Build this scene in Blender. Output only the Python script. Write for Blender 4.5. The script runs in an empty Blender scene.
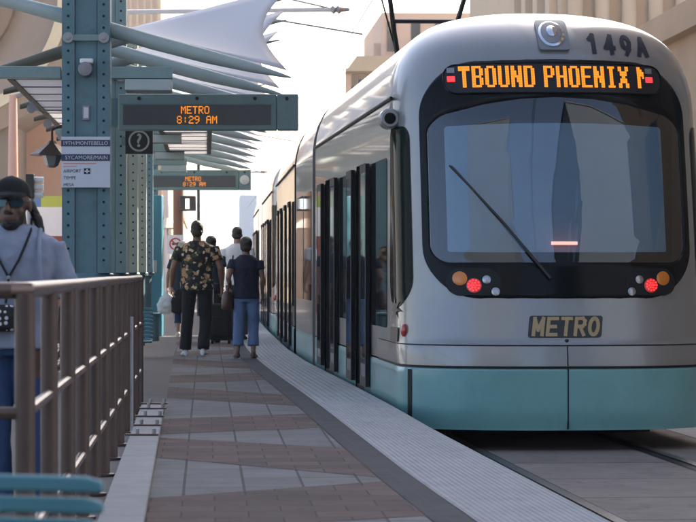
import bpy, math, random
from mathutils import Vector, Matrix, noise
random.seed(7)
R = math.radians
scene = bpy.context.scene
col = scene.collection

# ------------------------------------------------------------------ camera
cam_d = bpy.data.cameras.new('camera'); cam = bpy.data.objects.new('camera', cam_d); col.objects.link(cam)
cam.location = (0, 0, 1.12); cam.rotation_euler = (R(90), 0, 0)
cam_d.sensor_width = 36; cam_d.lens = 36*2800/696; cam_d.shift_y = 10/696
cam_d.clip_start = 0.5; cam_d.clip_end = 5000
cam_d.dof.use_dof = True; cam_d.dof.focus_distance = 24; cam_d.dof.aperture_fstop = 11
scene.camera = cam

# ------------------------------------------------------------------ light
SUN_EL, SUN_RIGHT = 32.0, 36.0          # elevation; degrees to the right of the viewing direction (+Y)
world = bpy.data.worlds.new('World'); scene.world = world; world.use_nodes = True
wn = world.node_tree.nodes; wn.clear()
sky = wn.new('ShaderNodeTexSky'); sky.sky_type = 'NISHITA'; sky.sun_disc = False
sky.sun_elevation = R(SUN_EL); sky.sun_rotation = R(SUN_RIGHT); sky.dust_density = 4.0; sky.air_density = 0.8; sky.ozone_density = 0.5
bg = wn.new('ShaderNodeBackground'); bg.inputs['Strength'].default_value = 0.14
wo = wn.new('ShaderNodeOutputWorld')
world.node_tree.links.new(sky.outputs[0], bg.inputs[0]); world.node_tree.links.new(bg.outputs[0], wo.inputs[0])
sun_d = bpy.data.lights.new('sun', 'SUN'); sun_d.energy = 4.0; sun_d.angle = R(0.5); sun_d.color = (1, .9, .76)
sun = bpy.data.objects.new('sun', sun_d); col.objects.link(sun)
sdir = Vector((math.sin(R(SUN_RIGHT))*math.cos(R(SUN_EL)), math.cos(R(SUN_RIGHT))*math.cos(R(SUN_EL)), math.sin(R(SUN_EL))))
sun.rotation_euler = sdir.to_track_quat('Z', 'Y').to_euler()
vs = scene.view_settings
vs.view_transform = 'Standard'; vs.look = 'None'; vs.gamma = 1; vs.use_curve_mapping = False
vs.exposure = 1.85
scene.render.engine = 'CYCLES'
scene.cycles.max_bounces = 8

# ------------------------------------------------------------------ materials
def mat(name, c, rough=.6, metal=0, var=.0, vscale=3, bump=0, bscale=30, coat=0, spec=.5, dirt=0, dscale=1.2):
    m = bpy.data.materials.new(name); m.use_nodes = True
    nt = m.node_tree; N = nt.nodes; b = N['Principled BSDF']
    b.inputs['Base Color'].default_value = (*c, 1); b.inputs['Roughness'].default_value = rough
    b.inputs['Metallic'].default_value = metal; b.inputs['Coat Weight'].default_value = coat
    b.inputs['Coat Roughness'].default_value = .04; b.inputs['Specular IOR Level'].default_value = spec
    tc = N.new('ShaderNodeTexCoord'); m['tc'] = tc.name
    out = None
    if var or dirt:
        n = N.new('ShaderNodeTexNoise'); n.inputs['Scale'].default_value = vscale; n.inputs['Detail'].default_value = 8
        n.inputs['Roughness'].default_value = .65
        nt.links.new(tc.outputs['Object'], n.inputs['Vector'])
        mr = N.new('ShaderNodeMapRange'); mr.inputs[1].default_value = .3; mr.inputs[2].default_value = .7
        mr.inputs[3].default_value = 1-var; mr.inputs[4].default_value = 1+var
        nt.links.new(n.outputs['Fac'], mr.inputs[0])
        mx = N.new('ShaderNodeMix'); mx.data_type = 'RGBA'; mx.blend_type = 'MULTIPLY'; mx.inputs[0].default_value = 1
        mx.inputs[6].default_value = (*c, 1)
        nt.links.new(mr.outputs[0], mx.inputs[7]); out = mx.outputs[2]
        if dirt:
            n2 = N.new('ShaderNodeTexNoise'); n2.inputs['Scale'].default_value = dscale; n2.inputs['Detail'].default_value = 10
            n2.inputs['Roughness'].default_value = .75
            nt.links.new(tc.outputs['Object'], n2.inputs['Vector'])
            m2 = N.new('ShaderNodeMapRange'); m2.inputs[1].default_value = .5; m2.inputs[2].default_value = .75
            m2.inputs[3].default_value = 1; m2.inputs[4].default_value = 1-dirt
            nt.links.new(n2.outputs['Fac'], m2.inputs[0])
            x2 = N.new('ShaderNodeMix'); x2.data_type = 'RGBA'; x2.blend_type = 'MULTIPLY'; x2.inputs[0].default_value = 1
            nt.links.new(out, x2.inputs[6]); nt.links.new(m2.outputs[0], x2.inputs[7]); out = x2.outputs[2]
        nt.links.new(out, b.inputs['Base Color'])
        rr = N.new('ShaderNodeMapRange'); rr.inputs[3].default_value = max(.02, rough-.08); rr.inputs[4].default_value = min(1, rough+.1)
        nt.links.new(n.outputs['Fac'], rr.inputs[0]); nt.links.new(rr.outputs[0], b.inputs['Roughness'])
    if bump:
        n3 = N.new('ShaderNodeTexNoise'); n3.inputs['Scale'].default_value = bscale; n3.inputs['Detail'].default_value = 6
        nt.links.new(tc.outputs['Object'], n3.inputs['Vector'])
        bp = N.new('ShaderNodeBump'); bp.inputs['Strength'].default_value = bump; bp.inputs['Distance'].default_value = .02
        nt.links.new(n3.outputs['Fac'], bp.inputs['Height']); nt.links.new(bp.outputs[0], b.inputs['Normal'])
    return m

def emat(name, c, s):
    m = bpy.data.materials.new(name); m.use_nodes = True
    b = m.node_tree.nodes['Principled BSDF']
    b.inputs['Base Color'].default_value = (c[0]*.3, c[1]*.3, c[2]*.3, 1)
    b.inputs['Emission Color'].default_value = (*c, 1); b.inputs['Emission Strength'].default_value = s
    return m

def brickmat(name, c1, c2, mortar, bw, bh, ms, offset=.5, rough=.7, rotz=0.0, var=.12, bump=.3, plane='XY', freq=2, stain=.22):
    m = mat(name, c1, max(rough, .88), spec=.15); nt = m.node_tree; N = nt.nodes; b = N['Principled BSDF']
    tc = N[m['tc']]; src = tc.outputs['Object']
    mp = N.new('ShaderNodeMapping'); mp.inputs['Rotation'].default_value = (0, 0, rotz); mp.inputs['Location'].default_value = (bw*.37, 0, 0)
    if plane != 'XY':
        sp = N.new('ShaderNodeSeparateXYZ'); cb = N.new('ShaderNodeCombineXYZ')
        nt.links.new(src, sp.inputs[0])
        if plane == 'XYZ':
            ad = N.new('ShaderNodeMath'); ad.operation = 'ADD'
            nt.links.new(sp.outputs[0], ad.inputs[0]); nt.links.new(sp.outputs[1], ad.inputs[1]); nt.links.new(ad.outputs[0], cb.inputs[0])
        else:
            nt.links.new(sp.outputs['XYZ'.index(plane[0])], cb.inputs[0])
        nt.links.new(sp.outputs[2], cb.inputs[1]); src = cb.outputs[0]
    nt.links.new(src, mp.inputs[0])
    br = N.new('ShaderNodeTexBrick'); br.offset = offset; br.offset_frequency = freq
    br.inputs['Color1'].default_value = (*c1, 1); br.inputs['Color2'].default_value = (*c2, 1); br.inputs['Mortar'].default_value = (*mortar, 1)
    br.inputs['Scale'].default_value = 1; br.inputs['Brick Width'].default_value = bw; br.inputs['Row Height'].default_value = bh
    br.inputs['Mortar Size'].default_value = ms; br.inputs['Mortar Smooth'].default_value = .15; br.inputs['Bias'].default_value = 0
    nt.links.new(mp.outputs[0], br.inputs[0])
    n = N.new('ShaderNodeTexNoise'); n.inputs['Scale'].default_value = 1.7; n.inputs['Detail'].default_value = 10; n.inputs['Roughness'].default_value = .7
    nt.links.new(tc.outputs['Object'], n.inputs['Vector'])
    mr = N.new('ShaderNodeMapRange'); mr.inputs[1].default_value = .3; mr.inputs[2].default_value = .7; mr.inputs[3].default_value = 1-var; mr.inputs[4].default_value = 1+var
    nt.links.new(n.outputs['Fac'], mr.inputs[0])
    mx = N.new('ShaderNodeMix'); mx.data_type = 'RGBA'; mx.blend_type = 'MULTIPLY'; mx.inputs[0].default_value = 1
    nt.links.new(br.outputs['Color'], mx.inputs[6]); nt.links.new(mr.outputs[0], mx.inputs[7])
    n2 = N.new('ShaderNodeTexNoise'); n2.inputs['Scale'].default_value = 7; n2.inputs['Detail'].default_value = 5; n2.inputs['Roughness'].default_value = .6
    nt.links.new(tc.outputs['Object'], n2.inputs['Vector'])
    m2 = N.new('ShaderNodeMapRange'); m2.inputs[1].default_value = .57; m2.inputs[2].default_value = .66; m2.inputs[3].default_value = 1; m2.inputs[4].default_value = 1-stain
    nt.links.new(n2.outputs['Fac'], m2.inputs[0])
    x2 = N.new('ShaderNodeMix'); x2.data_type = 'RGBA'; x2.blend_type = 'MULTIPLY'; x2.inputs[0].default_value = 1
    nt.links.new(mx.outputs[2], x2.inputs[6]); nt.links.new(m2.outputs[0], x2.inputs[7]); nt.links.new(x2.outputs[2], b.inputs['Base Color'])
    bp = N.new('ShaderNodeBump'); bp.inputs['Strength'].default_value = bump; bp.inputs['Distance'].default_value = .01; bp.invert = True
    nt.links.new(br.outputs['Fac'], bp.inputs['Height']); nt.links.new(bp.outputs[0], b.inputs['Normal'])
    return m

def glassmat(name, tint, refl, rough=.01):
    m = bpy.data.materials.new(name); m.use_nodes = True
    nt = m.node_tree; N = nt.nodes; N.clear()
    o = N.new('ShaderNodeOutputMaterial'); mx = N.new('ShaderNodeMixShader'); t = N.new('ShaderNodeBsdfTransparent'); g = N.new('ShaderNodeBsdfGlossy')
    t.inputs[0].default_value = (*tint, 1); g.inputs['Roughness'].default_value = rough; g.inputs['Color'].default_value = (.95, .97, 1, 1)
    f = N.new('ShaderNodeFresnel'); f.inputs[0].default_value = 1.5
    mr = N.new('ShaderNodeMapRange'); mr.inputs[1].default_value = .04; mr.inputs[2].default_value = 1; mr.inputs[3].default_value = refl; mr.inputs[4].default_value = 1
    nt.links.new(f.outputs[0], mr.inputs[0]); nt.links.new(mr.outputs[0], mx.inputs[0])
    nt.links.new(t.outputs[0], mx.inputs[1]); nt.links.new(g.outputs[0], mx.inputs[2]); nt.links.new(mx.outputs[0], o.inputs[0])
    return m

M = {}
M['silver'] = mat('silver_paint', (.25, .247, .242), .3, .4, var=.05, vscale=1.5, coat=.5, dirt=.10, dscale=2.2)
M['silver_band'] = mat('silver_band_paint', (.31, .308, .305), .28, .4, var=.04, coat=.5)
M['teal_train'] = mat('teal_bumper_paint', (.155, .345, .345), .34, .1, var=.06, vscale=2, coat=.4, dirt=.12, dscale=3)
M['black_gloss'] = mat('black_mask_gloss', (.005, .0055, .006), .1, 0, spec=.13)
M['dark_glass'] = mat('dark_side_glass', (.008, .012, .011), .03, 0, spec=.25)
M['door_glass'] = mat('door_glass', (.012, .016, .016), .03, 0, spec=.7)
M['rubber'] = mat('black_rubber', (.005, .005, .006), .6, spec=.3)
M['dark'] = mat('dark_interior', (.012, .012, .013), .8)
M['undercar'] = mat('undercar_black', (.012, .011, .011), .9)
M['windshield'] = glassmat('windshield_glass', (.84, .89, .92), .085)
M['shade'] = mat('roller_shade', (.23, .33, .42), .8, var=.05)
M['chrome'] = mat('chrome', (.7, .7, .72), .12, 1)
M['lens'] = glassmat('lens_glass', (.9, .9, .95), .1)
M['amber_lens'] = mat('amber_lens', (.62, .17, .012), .2, coat=.4)
M['grey_plate'] = mat('grey_lamp_plate', (.2, .21, .22), .4, .3)
M['navy_text'] = mat('navy_lettering', (.010, .011, .026), .6)
M['gold'] = mat('gold_lettering', (.36, .26, .12), .4, .1, var=.08, vscale=20)
M['black_paint'] = mat('black_paint', (.012, .012, .013), .4)
M['led'] = emat('amber_led', (1, .29, .008), .36)
M['red_led'] = emat('red_led', (1, .03, .035), .6)
M['red_core'] = emat('red_led_core', (1, .3, .25), .7)
M['brown_bronze'] = mat('brown_decal', (.07, .045, .03), .5)
M['red_marker'] = mat('red_marker_lens', (.45, .03, .02), .2, coat=.5)
M['grey_metal'] = mat('dull_grey_metal', (.25, .25, .26), .5, .5, var=.1)
M['steel_rail'] = mat('rail_steel', (.16, .15, .145), .35, .8, var=.15)
# station
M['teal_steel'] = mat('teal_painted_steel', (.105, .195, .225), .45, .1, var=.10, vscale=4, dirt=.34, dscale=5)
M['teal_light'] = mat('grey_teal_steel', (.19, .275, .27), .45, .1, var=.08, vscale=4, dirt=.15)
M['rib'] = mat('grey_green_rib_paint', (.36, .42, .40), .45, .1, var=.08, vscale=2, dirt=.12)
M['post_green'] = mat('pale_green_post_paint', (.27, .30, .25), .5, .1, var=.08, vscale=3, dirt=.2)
M['hole'] = mat('bolt_hole_dark', (.012, .014, .016), .8)
M['brown_rail'] = mat('brown_railing_paint', (.092, .057, .044), .46, .15, var=.10, vscale=5, dirt=.2, dscale=4)
M['worn_rail'] = mat('worn_handrail_paint', (.125, .082, .070), .32, .35, var=.14, vscale=6)
M['galv'] = mat('galvanised_pipe', (.33, .33, .33), .4, .6, var=.1)
M['bench'] = mat('teal_bench_enamel', (.07, .21, .25), .33, 0, var=.06, coat=.2)
M['display'] = mat('dark_display_face', (.085, .088, .092), .35, 0, var=.1, vscale=9)
M['cab_glass'] = mat('tinted_cab_glass', (.010, .016, .013), .08, 0, spec=.02)
M['sign_face'] = mat('dark_led_face', (.016, .016, .018), .3, 0, spec=.25)
M['dim_chrome'] = mat('dim_lamp_reflector', (.34, .34, .36), .25, .9)
M['white_panel'] = mat('white_sign_panel', (.55, .57, .62), .45, var=.04)
M['navy_panel'] = mat('navy_sign_band', (.03, .038, .085), .45)
M['red_text'] = mat('faded_red_text', (.55, .25, .2), .5)
M['black_sign'] = mat('black_sign', (.012, .012, .012), .45)
M['cream_text'] = mat('cream_sign_mark', (.36, .37, .33), .5)
M['white_paint'] = mat('white_paint', (.75, .74, .72), .5, var=.06)
M['grey_light'] = mat('pale_grey_paint', (.5, .51, .53), .5)
M['frost'] = mat('frosted_louvre_panel', (.62, .64, .62), .35, var=.1, vscale=3)
M['olive'] = mat('olive_soffit', (.10, .09, .062), .6, var=.15)
M['lamp_brown'] = mat('brown_lamp_metal', (.06, .035, .025), .45, .3)

def sailmat():
    m = bpy.data.materials.new('white_tensile_fabric'); m.use_nodes = True
    nt = m.node_tree; N = nt.nodes; b = N['Principled BSDF']; o = N['Material Output']
    b.inputs['Base Color'].default_value = (.85, .84, .85, 1); b.inputs['Roughness'].default_value = .55
    tr = N.new('ShaderNodeBsdfTranslucent'); tr.inputs[0].default_value = (.85, .84, .85, 1)
    mx = N.new('ShaderNodeMixShader'); mx.inputs[0].default_value = .45
    nt.links.new(b.outputs[0], mx.inputs[1]); nt.links.new(tr.outputs[0], mx.inputs[2]); nt.links.new(mx.outputs[0], o.inputs[0])
    return m
M['sail'] = sailmat()
M['frost'] = sailmat(); M['frost'].name = 'translucent_louvre_panel'

# ------------------------------------------------------------------ mesh builder
class MB:
    def __init__(s): s.v = []; s.f = []; s.m = []; s.cur = 0
    def add(s, vs_, fs):
        o = len(s.v); s.v += [tuple(p) for p in vs_]
        for f in fs: s.f.append([i+o for i in f]); s.m.append(s.cur)
        return s
    def box(s, x0, x1, y0, y1, z0, z1):
        return s.add([(x0,y0,z0),(x1,y0,z0),(x1,y1,z0),(x0,y1,z0),(x0,y0,z1),(x1,y0,z1),(x1,y1,z1),(x0,y1,z1)],
                     [(0,3,2,1),(4,5,6,7),(0,1,5,4),(1,2,6,5),(2,3,7,6),(3,0,4,7)])
    def hull8(s, p): return s.add(p, [(0,3,2,1),(4,5,6,7),(0,1,5,4),(1,2,6,5),(2,3,7,6),(3,0,4,7)])
    def loft(s, rings, caps=True, closed=True):
        n = len(rings[0]); vs_ = [p for r in rings for p in r]; fs = []
        for i in range(len(rings)-1):
            for j in range(n if closed else n-1):
                k = (j+1) % n
                fs.append((i*n+j, i*n+k, (i+1)*n+k, (i+1)*n+j))
        if caps and closed:
            fs.append(tuple(reversed(range(n)))); fs.append(tuple(range((len(rings)-1)*n, len(rings)*n)))
        return s.add(vs_, fs)
    def tube(s, pts, r, n=12, flat=1.0, caps=True):
        pts = [Vector(p) for p in pts]; rs = r if isinstance(r, (list, tuple)) else [r]*len(pts)
        d0 = (pts[1]-pts[0]).normalized(); up = Vector((0,0,1)) if abs(d0.z) < .9 else Vector((0,1,0))
        a = d0.cross(up).normalized(); rings = []
        for i, p in enumerate(pts):
            d = (pts[min(i+1, len(pts)-1)]-pts[max(i-1, 0)]).normalized()
            a = (a-d*a.dot(d)).normalized(); b = a.cross(d).normalized()
            rings.append([p+a*math.cos(2*math.pi*k/n)*rs[i]*flat+b*math.sin(2*math.pi*k/n)*rs[i] for k in range(n)])
        rings = [list(reversed(q)) for q in rings]
        return s.loft(rings, caps)
    def ell(s, c, r, n=16, rot=None):
        c = Vector(c); rings = []
        for i in range(1, n//2):
            t = math.pi*i/(n//2); rr = []
            for k in range(n):
                a = 2*math.pi*k/n
                p = Vector((r[0]*math.sin(t)*math.cos(a), r[1]*math.sin(t)*math.sin(a), -r[2]*math.cos(t)))
                rr.append(c+(rot @ p if rot else p))
            rings.append(rr)
        return s.loft(rings)
    def prism(s, outline, t, fn):
        n = len(outline); vs_ = [fn(a, b, 0) for a, b in outline]+[fn(a, b, t) for a, b in outline]
        fs = [tuple(reversed(range(n))), tuple(range(n, 2*n))]+[(i, (i+1) % n, n+(i+1) % n, n+i) for i in range(n)]
        return s.add(vs_, fs)
    def build(s, name, m, parent=None, smooth=35, bevel=0, loc=None, rotz=0):
        me = bpy.data.meshes.new(name); me.from_pydata(s.v, [], s.f)
        ms = m if isinstance(m, (list, tuple)) else [m]
        for x in ms: me.materials.append(M[x] if isinstance(x, str) else x)
        me.polygons.foreach_set('material_index', s.m)
        if smooth:
            me.polygons.foreach_set('use_smooth', [True]*len(me.polygons)); me.set_sharp_from_angle(angle=R(smooth))
        me.update()
        o = bpy.data.objects.new(name, me); col.objects.link(o)
        if parent: o.parent = parent
        if loc: o.location = loc
        o.rotation_euler.z = rotz
        if bevel:
            b = o.modifiers.new('bevel', 'BEVEL'); b.width = bevel; b.segments = 2; b.limit_method = 'ANGLE'; b.angle_limit = R(40)
        return o
def B(*a): return MB().box(*a)
def T(p, r, n=12, **k): return MB().tube(p, r, n, **k)
def tag(o, label, cat, group=None):
    o['label'] = label; o['category'] = cat
    if group: o['group'] = group
    return o
def struct(o, kind='structure'): o['kind'] = kind; return o
def thing(name, label, cat, loc=(0,0,0), rotz=0, group=None):
    o = bpy.data.objects.new(name, None); o.empty_display_size = .2; col.objects.link(o)
    o.location = loc; o.rotation_euler.z = rotz
    return tag(o, label, cat, group)
KIDS = {}
def copy_tree(o, parent=None):
    c = o.copy(); col.objects.link(c)
    if parent: c.parent = parent
    for ch in [x for x in bpy.data.objects if x.parent == o]: copy_tree(ch, c)
    return c
def fix_normals(o):
    import bmesh
    bm = bmesh.new(); bm.from_mesh(o.data); bmesh.ops.recalc_face_normals(bm, faces=bm.faces); bm.to_mesh(o.data); bm.free()
def interp(tbl, x):
    if x <= tbl[0][0]: return tbl[0][1]
    for (a, b), (c, d) in zip(tbl, tbl[1:]):
        if x <= c: return b+(d-b)*(x-a)/(c-a)
    return tbl[-1][1]
def smooth_tbl(tbl):
    """monotone cubic through the table"""
    n = len(tbl); d = [(tbl[i+1][1]-tbl[i][1])/(tbl[i+1][0]-tbl[i][0]) for i in range(n-1)]
    m = [d[0]]+[0 if d[i-1]*d[i] <= 0 else 2*d[i-1]*d[i]/(d[i-1]+d[i]) for i in range(1, n-1)]+[d[-1]]
    def f(x):
        if x <= tbl[0][0]: return tbl[0][1]
        if x >= tbl[-1][0]: return tbl[-1][1]
        for i in range(n-1):
            if x <= tbl[i+1][0]:
                h = tbl[i+1][0]-tbl[i][0]; t = (x-tbl[i][0])/h
                return (2*t**3-3*t*t+1)*tbl[i][1]+(t**3-2*t*t+t)*h*m[i]+(-2*t**3+3*t*t)*tbl[i+1][1]+(t**3-t*t)*h*m[i+1]
    return f
def textmesh(body, size, bold=0, shear=0, spacing=1, align='CENTER'):
    cu = bpy.data.curves.new('text', 'FONT'); cu.body = body; cu.size = size; cu.offset = bold; cu.shear = shear
    cu.space_character = spacing; cu.align_x = align; cu.align_y = 'CENTER'; cu.resolution_u = 4
    o = bpy.data.objects.new('text', cu); col.objects.link(o)
    dg = bpy.context.evaluated_depsgraph_get(); me = bpy.data.meshes.new_from_object(o.evaluated_get(dg))
    vs_ = [tuple(v.co) for v in me.vertices]; fs = [tuple(p.vertices) for p in me.polygons]
    bpy.data.objects.remove(o); bpy.data.curves.remove(cu); bpy.data.meshes.remove(me)
    return vs_, fs
def text_on(name, body, size, mat_, parent, fn, cuts=0, **k):
    vs_, fs = textmesh(body, size, **k)
    if cuts:
        import bmesh
        bm = bmesh.new(); q = [bm.verts.new(v) for v in vs_]
        for f in fs:
            try: bm.faces.new([q[i] for i in f])
            except ValueError: pass
        xs_ = [v[0] for v in vs_]; ys_ = [v[1] for v in vs_]
        for ax, lo, hi in ((0, min(xs_), max(xs_)), (1, min(ys_), max(ys_))):
            c = lo+cuts
            while c < hi:
                co = (c, 0, 0) if ax == 0 else (0, c, 0); no = (1, 0, 0) if ax == 0 else (0, 1, 0)
                bmesh.ops.bisect_plane(bm, geom=bm.verts[:]+bm.edges[:]+bm.faces[:], plane_co=co, plane_no=no); c += cuts
        bm.verts.index_update(); vs_ = [tuple(v.co) for v in bm.verts]; fs = [tuple(v.index for v in f.verts) for f in bm.faces]; bm.free()
    return MB().add([fn(x, y) for x, y, z in vs_], fs).build(name, mat_, parent, smooth=0)

G5 = {'M':'10001 11011 10101 10101 10001 10001 10001','E':'11111 10000 10000 11110 10000 10000 11111','T':'11111 00100 00100 00100 00100 00100 00100',
 'R':'11110 10001 10001 11110 10100 10010 10001','O':'01110 10001 10001 10001 10001 10001 01110','8':'01110 10001 10001 01110 10001 10001 01110',
 ':':'00000 00100 00100 00000 00100 00100 00000','2':'01110 10001 00001 00110 01000 10000 11111','9':'01110 10001 10001 01111 00001 00010 01100',
 'A':'01110 10001 10001 11111 10001 10001 10001',' ':'00000 '*7}
G6 = {'T':['111111']*2+['001100']*7,'B':['111110','110011','110011','110011','111110','110011','110011','110011','111110'],
 'O':['011110']+['110011']*7+['011110'],'U':['110011']*8+['011110'],'N':['110011','110011','111011','111011','111111','110111','110111','110011','110011'],
 'D':['111110']+['110011']*7+['111110'],'P':['111110','110011','110011','110011','111110']+['110000']*4,'H':['110011']*4+['111111']+['110011']*4,
 'E':['111111','110000','110000','110000','111110','110000','110000','110000','111111'],'I':['011110']+['001100']*7+['011110'],
 'X':['110011','110011','011110','011110','001100','011110','011110','110011','110011'],'m':['1100','1110','1111','1111','1101','1100','1100','1100','1100'],' ':['000']*9}
# ------------------------------------------------------------------ light rail cars
LA = 11.2
NT = [(.30,0),(.335,0),(.50,.03),(.515,.05),(.66,.10),(.9,.17),(1.2,.24),(2.0,.44),(2.6,.62),(2.9,.76),(3.05,.86),(3.15,.97),(3.25,1.14),(3.33,1.40),(3.40,1.82),(3.44,2.3),(3.46,2.9)]
WT = [(2.3,1.325),(2.5,1.325),(2.62,1.322),(2.75,1.305),(2.9,1.265),(3.05,1.19),(3.15,1.11),(3.25,.98),(3.33,.83),(3.40,.60),(3.44,.38),(3.46,.1)]
DD, PP = 1.0, 2.5
Nz = smooth_tbl(NT); Wz = smooth_tbl(WT)
def fs(u, z):
    q = min(.9999, abs(u)/Wz(z)); return Nz(z)+DD*(1-(1-q**PP)**(1/PP))
def S(u, z, off=0):
    e = .01; p = Vector((u, fs(u, z), z))
    a = Vector((u+e, fs(u+e, z), z))-Vector((u-e, fs(u-e, z), z)); b = Vector((u, fs(u, z+e), z+e))-Vector((u, fs(u, z-e), z-e))
    return p+a.cross(b).normalized()*off
def su(s, z):
    n = Nz(z)
    if s >= n+DD: return -Wz(z)
    q = max(0, (n+DD-s)/DD); return -Wz(z)*(1-q**PP)**(1/PP)
def SL(s, z, off=0):
    e = .01; p = Vector((su(s, z), s, z))
    a = Vector((su(s+e, z), s+e, z))-Vector((su(s-e, z), s-e, z)); b = Vector((su(s, z+e), s, z+e))-Vector((su(s, z-e), s, z-e))
    return p+b.cross(a).normalized()*off
def rr(x0, x1, y0, y1, rb, rt, n=10, sag=0):
    out = []
    for cx, cy, r, a0 in ((x1-rb, y0+rb, rb, -90), (x1-rt, y1-rt, rt, 0), (x0+rt, y1-rt, rt, 90), (x0+rb, y0+rb, rb, 180)):
        for i in range(n+1):
            a = R(a0+90*i/n); out.append((cx+r*math.cos(a), cy+r*math.sin(a)))
    # subdivide straight runs and sag the top
    res = []
    for (a, b) in zip(out, out[1:]+out[:1]):
        k = 6 if math.hypot(a[0]-b[0], a[1]-b[1]) > .12 else 1
        for i in range(k): res.append((a[0]+(b[0]-a[0])*i/k, a[1]+(b[1]-a[1])*i/k))
    if sag:
        h = (x1-x0)/2; c = (x0+x1)/2
        res = [(x, y-sag*((x-c)/h)**2*max(0, (y-y0)/(y1-y0))**2) for x, y in res]
    return res
def patch(o1, fn, off, c=None, steps=10):
    c = c or (sum(p[0] for p in o1)/len(o1), sum(p[1] for p in o1)/len(o1)); n = len(o1); mb = MB()
    vs_ = [fn(c[0]+(x-c[0])*k/steps, c[1]+(y-c[1])*k/steps, off) for k in range(1, steps+1) for x, y in o1]+[fn(c[0], c[1], off)]
    f = [((k*n+i), (k*n+(i+1) % n), ((k+1)*n+(i+1) % n), ((k+1)*n+i)) for k in range(steps-1) for i in range(n)]
    f = [tuple(reversed(q)) for q in f]
    f += [(i, (i+1) % n, steps*n) for i in range(n)]
    return mb.add(vs_, f)
def edge(o1, fn, off0, off1, mb=None):
    mb = mb or MB(); n = len(o1)
    return mb.add([fn(x, y, off0) for x, y in o1]+[fn(x, y, off1) for x, y in o1], [(i, (i+1) % n, n+(i+1) % n, n+i) for i in range(n)])
def disc_on(u, z, r, off, dome=0, n=24, fn=S):
    mb = MB(); rings = []
    for k, (q, h) in enumerate(((1, -.02), (1, 0), (.8, dome*.4), (.5, dome*.75), (.2, dome), (.02, dome))):
        rings.append([fn(u+r*q*math.cos(2*math.pi*i/n), z+r*q*math.sin(2*math.pi*i/n), off+h) for i in range(n)])
    return mb.loft(rings)

DOORS = [(3.4, 4.05, 5.1, 5.75), (7.4, 8.05, 9.5, 10.15)]
WINS = [(1.78, 3.33), (5.86, 7.28), (10.26, 11.0)]
SB = sorted({1.9, LA, 1.4+.5, 2.6, 3.3, 4.05, 5.1, 5.9, 6.8, 7.4, 8.05, 9.5, 10.2, 10.8})
DZ = 2.16
def rowcols(z):
    S1 = max(1.9, Nz(z)+DD); ts = [(b-1.9)/(LA-1.9) for b in SB]
    left = [(-Wz(z), S1+(LA-S1)*t) for t in reversed(ts)]
    nose = []; K = 72
    for i in range(K+1):
        a = math.pi*(1-i/K); c, s_ = math.cos(a), math.sin(a)
        nose.append((Wz(z)*math.copysign(abs(c)**(2/PP), c), Nz(z)+DD*(1-abs(s_)**(2/PP))))
    right = [(Wz(z), S1+(LA-S1)*t) for t in ts]
    return left+nose+right, len(left)
def in_opening(p, q): # both u at left wall
    if p[0] > 0 or abs(p[0]+1.325) > 3e-3 or abs(q[0]+1.325) > 3e-3: return False
    c = (p[1]+q[1])/2
    return any(d[1] < c < d[2] for d in DOORS)
MASK = rr(-1.13, 1.13, .885, 2.925, .44, .47, 12, .03)
WIND = rr(-1.075, 1.075, 1.19, 2.585, .16, .16, 12, .19)
def inside(o1, u, z):
    r = False
    for (a, b), (c, d) in zip(o1, o1[1:]+o1[:1]):
        if (b > z) != (d > z) and u < (c-a)*(z-b)/(d-b)+a: r = not r
    return r
def shell(rows, cut=None, openings=True, zmax_open=DZ):
    mb = MB(); g = []; 
    for z in rows:
        pts, nl = rowcols(z); g.append([(u, s_, z) for u, s_ in pts])
    n = len(g[0]); mb.v = [p for r in g for p in r]
    for i in range(len(rows)-1):
        for j in range(n-1):
            q = [g[i][j], g[i][j+1], g[i+1][j+1], g[i+1][j]]
            if openings and rows[i+1] <= zmax_open+1e-6 and in_opening(q[0], q[1]): continue
            if cut and all(p[1] < 2 and inside(cut, p[0], p[2]) for p in q): continue
            mb.f.append([i*n+j, i*n+j+1, (i+1)*n+j+1, (i+1)*n+j]); mb.m.append(0)
    return mb
def frange(a, b, st):
    k = max(1, round((b-a)/st)); return [a+(b-a)*i/k for i in range(k+1)]

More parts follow.
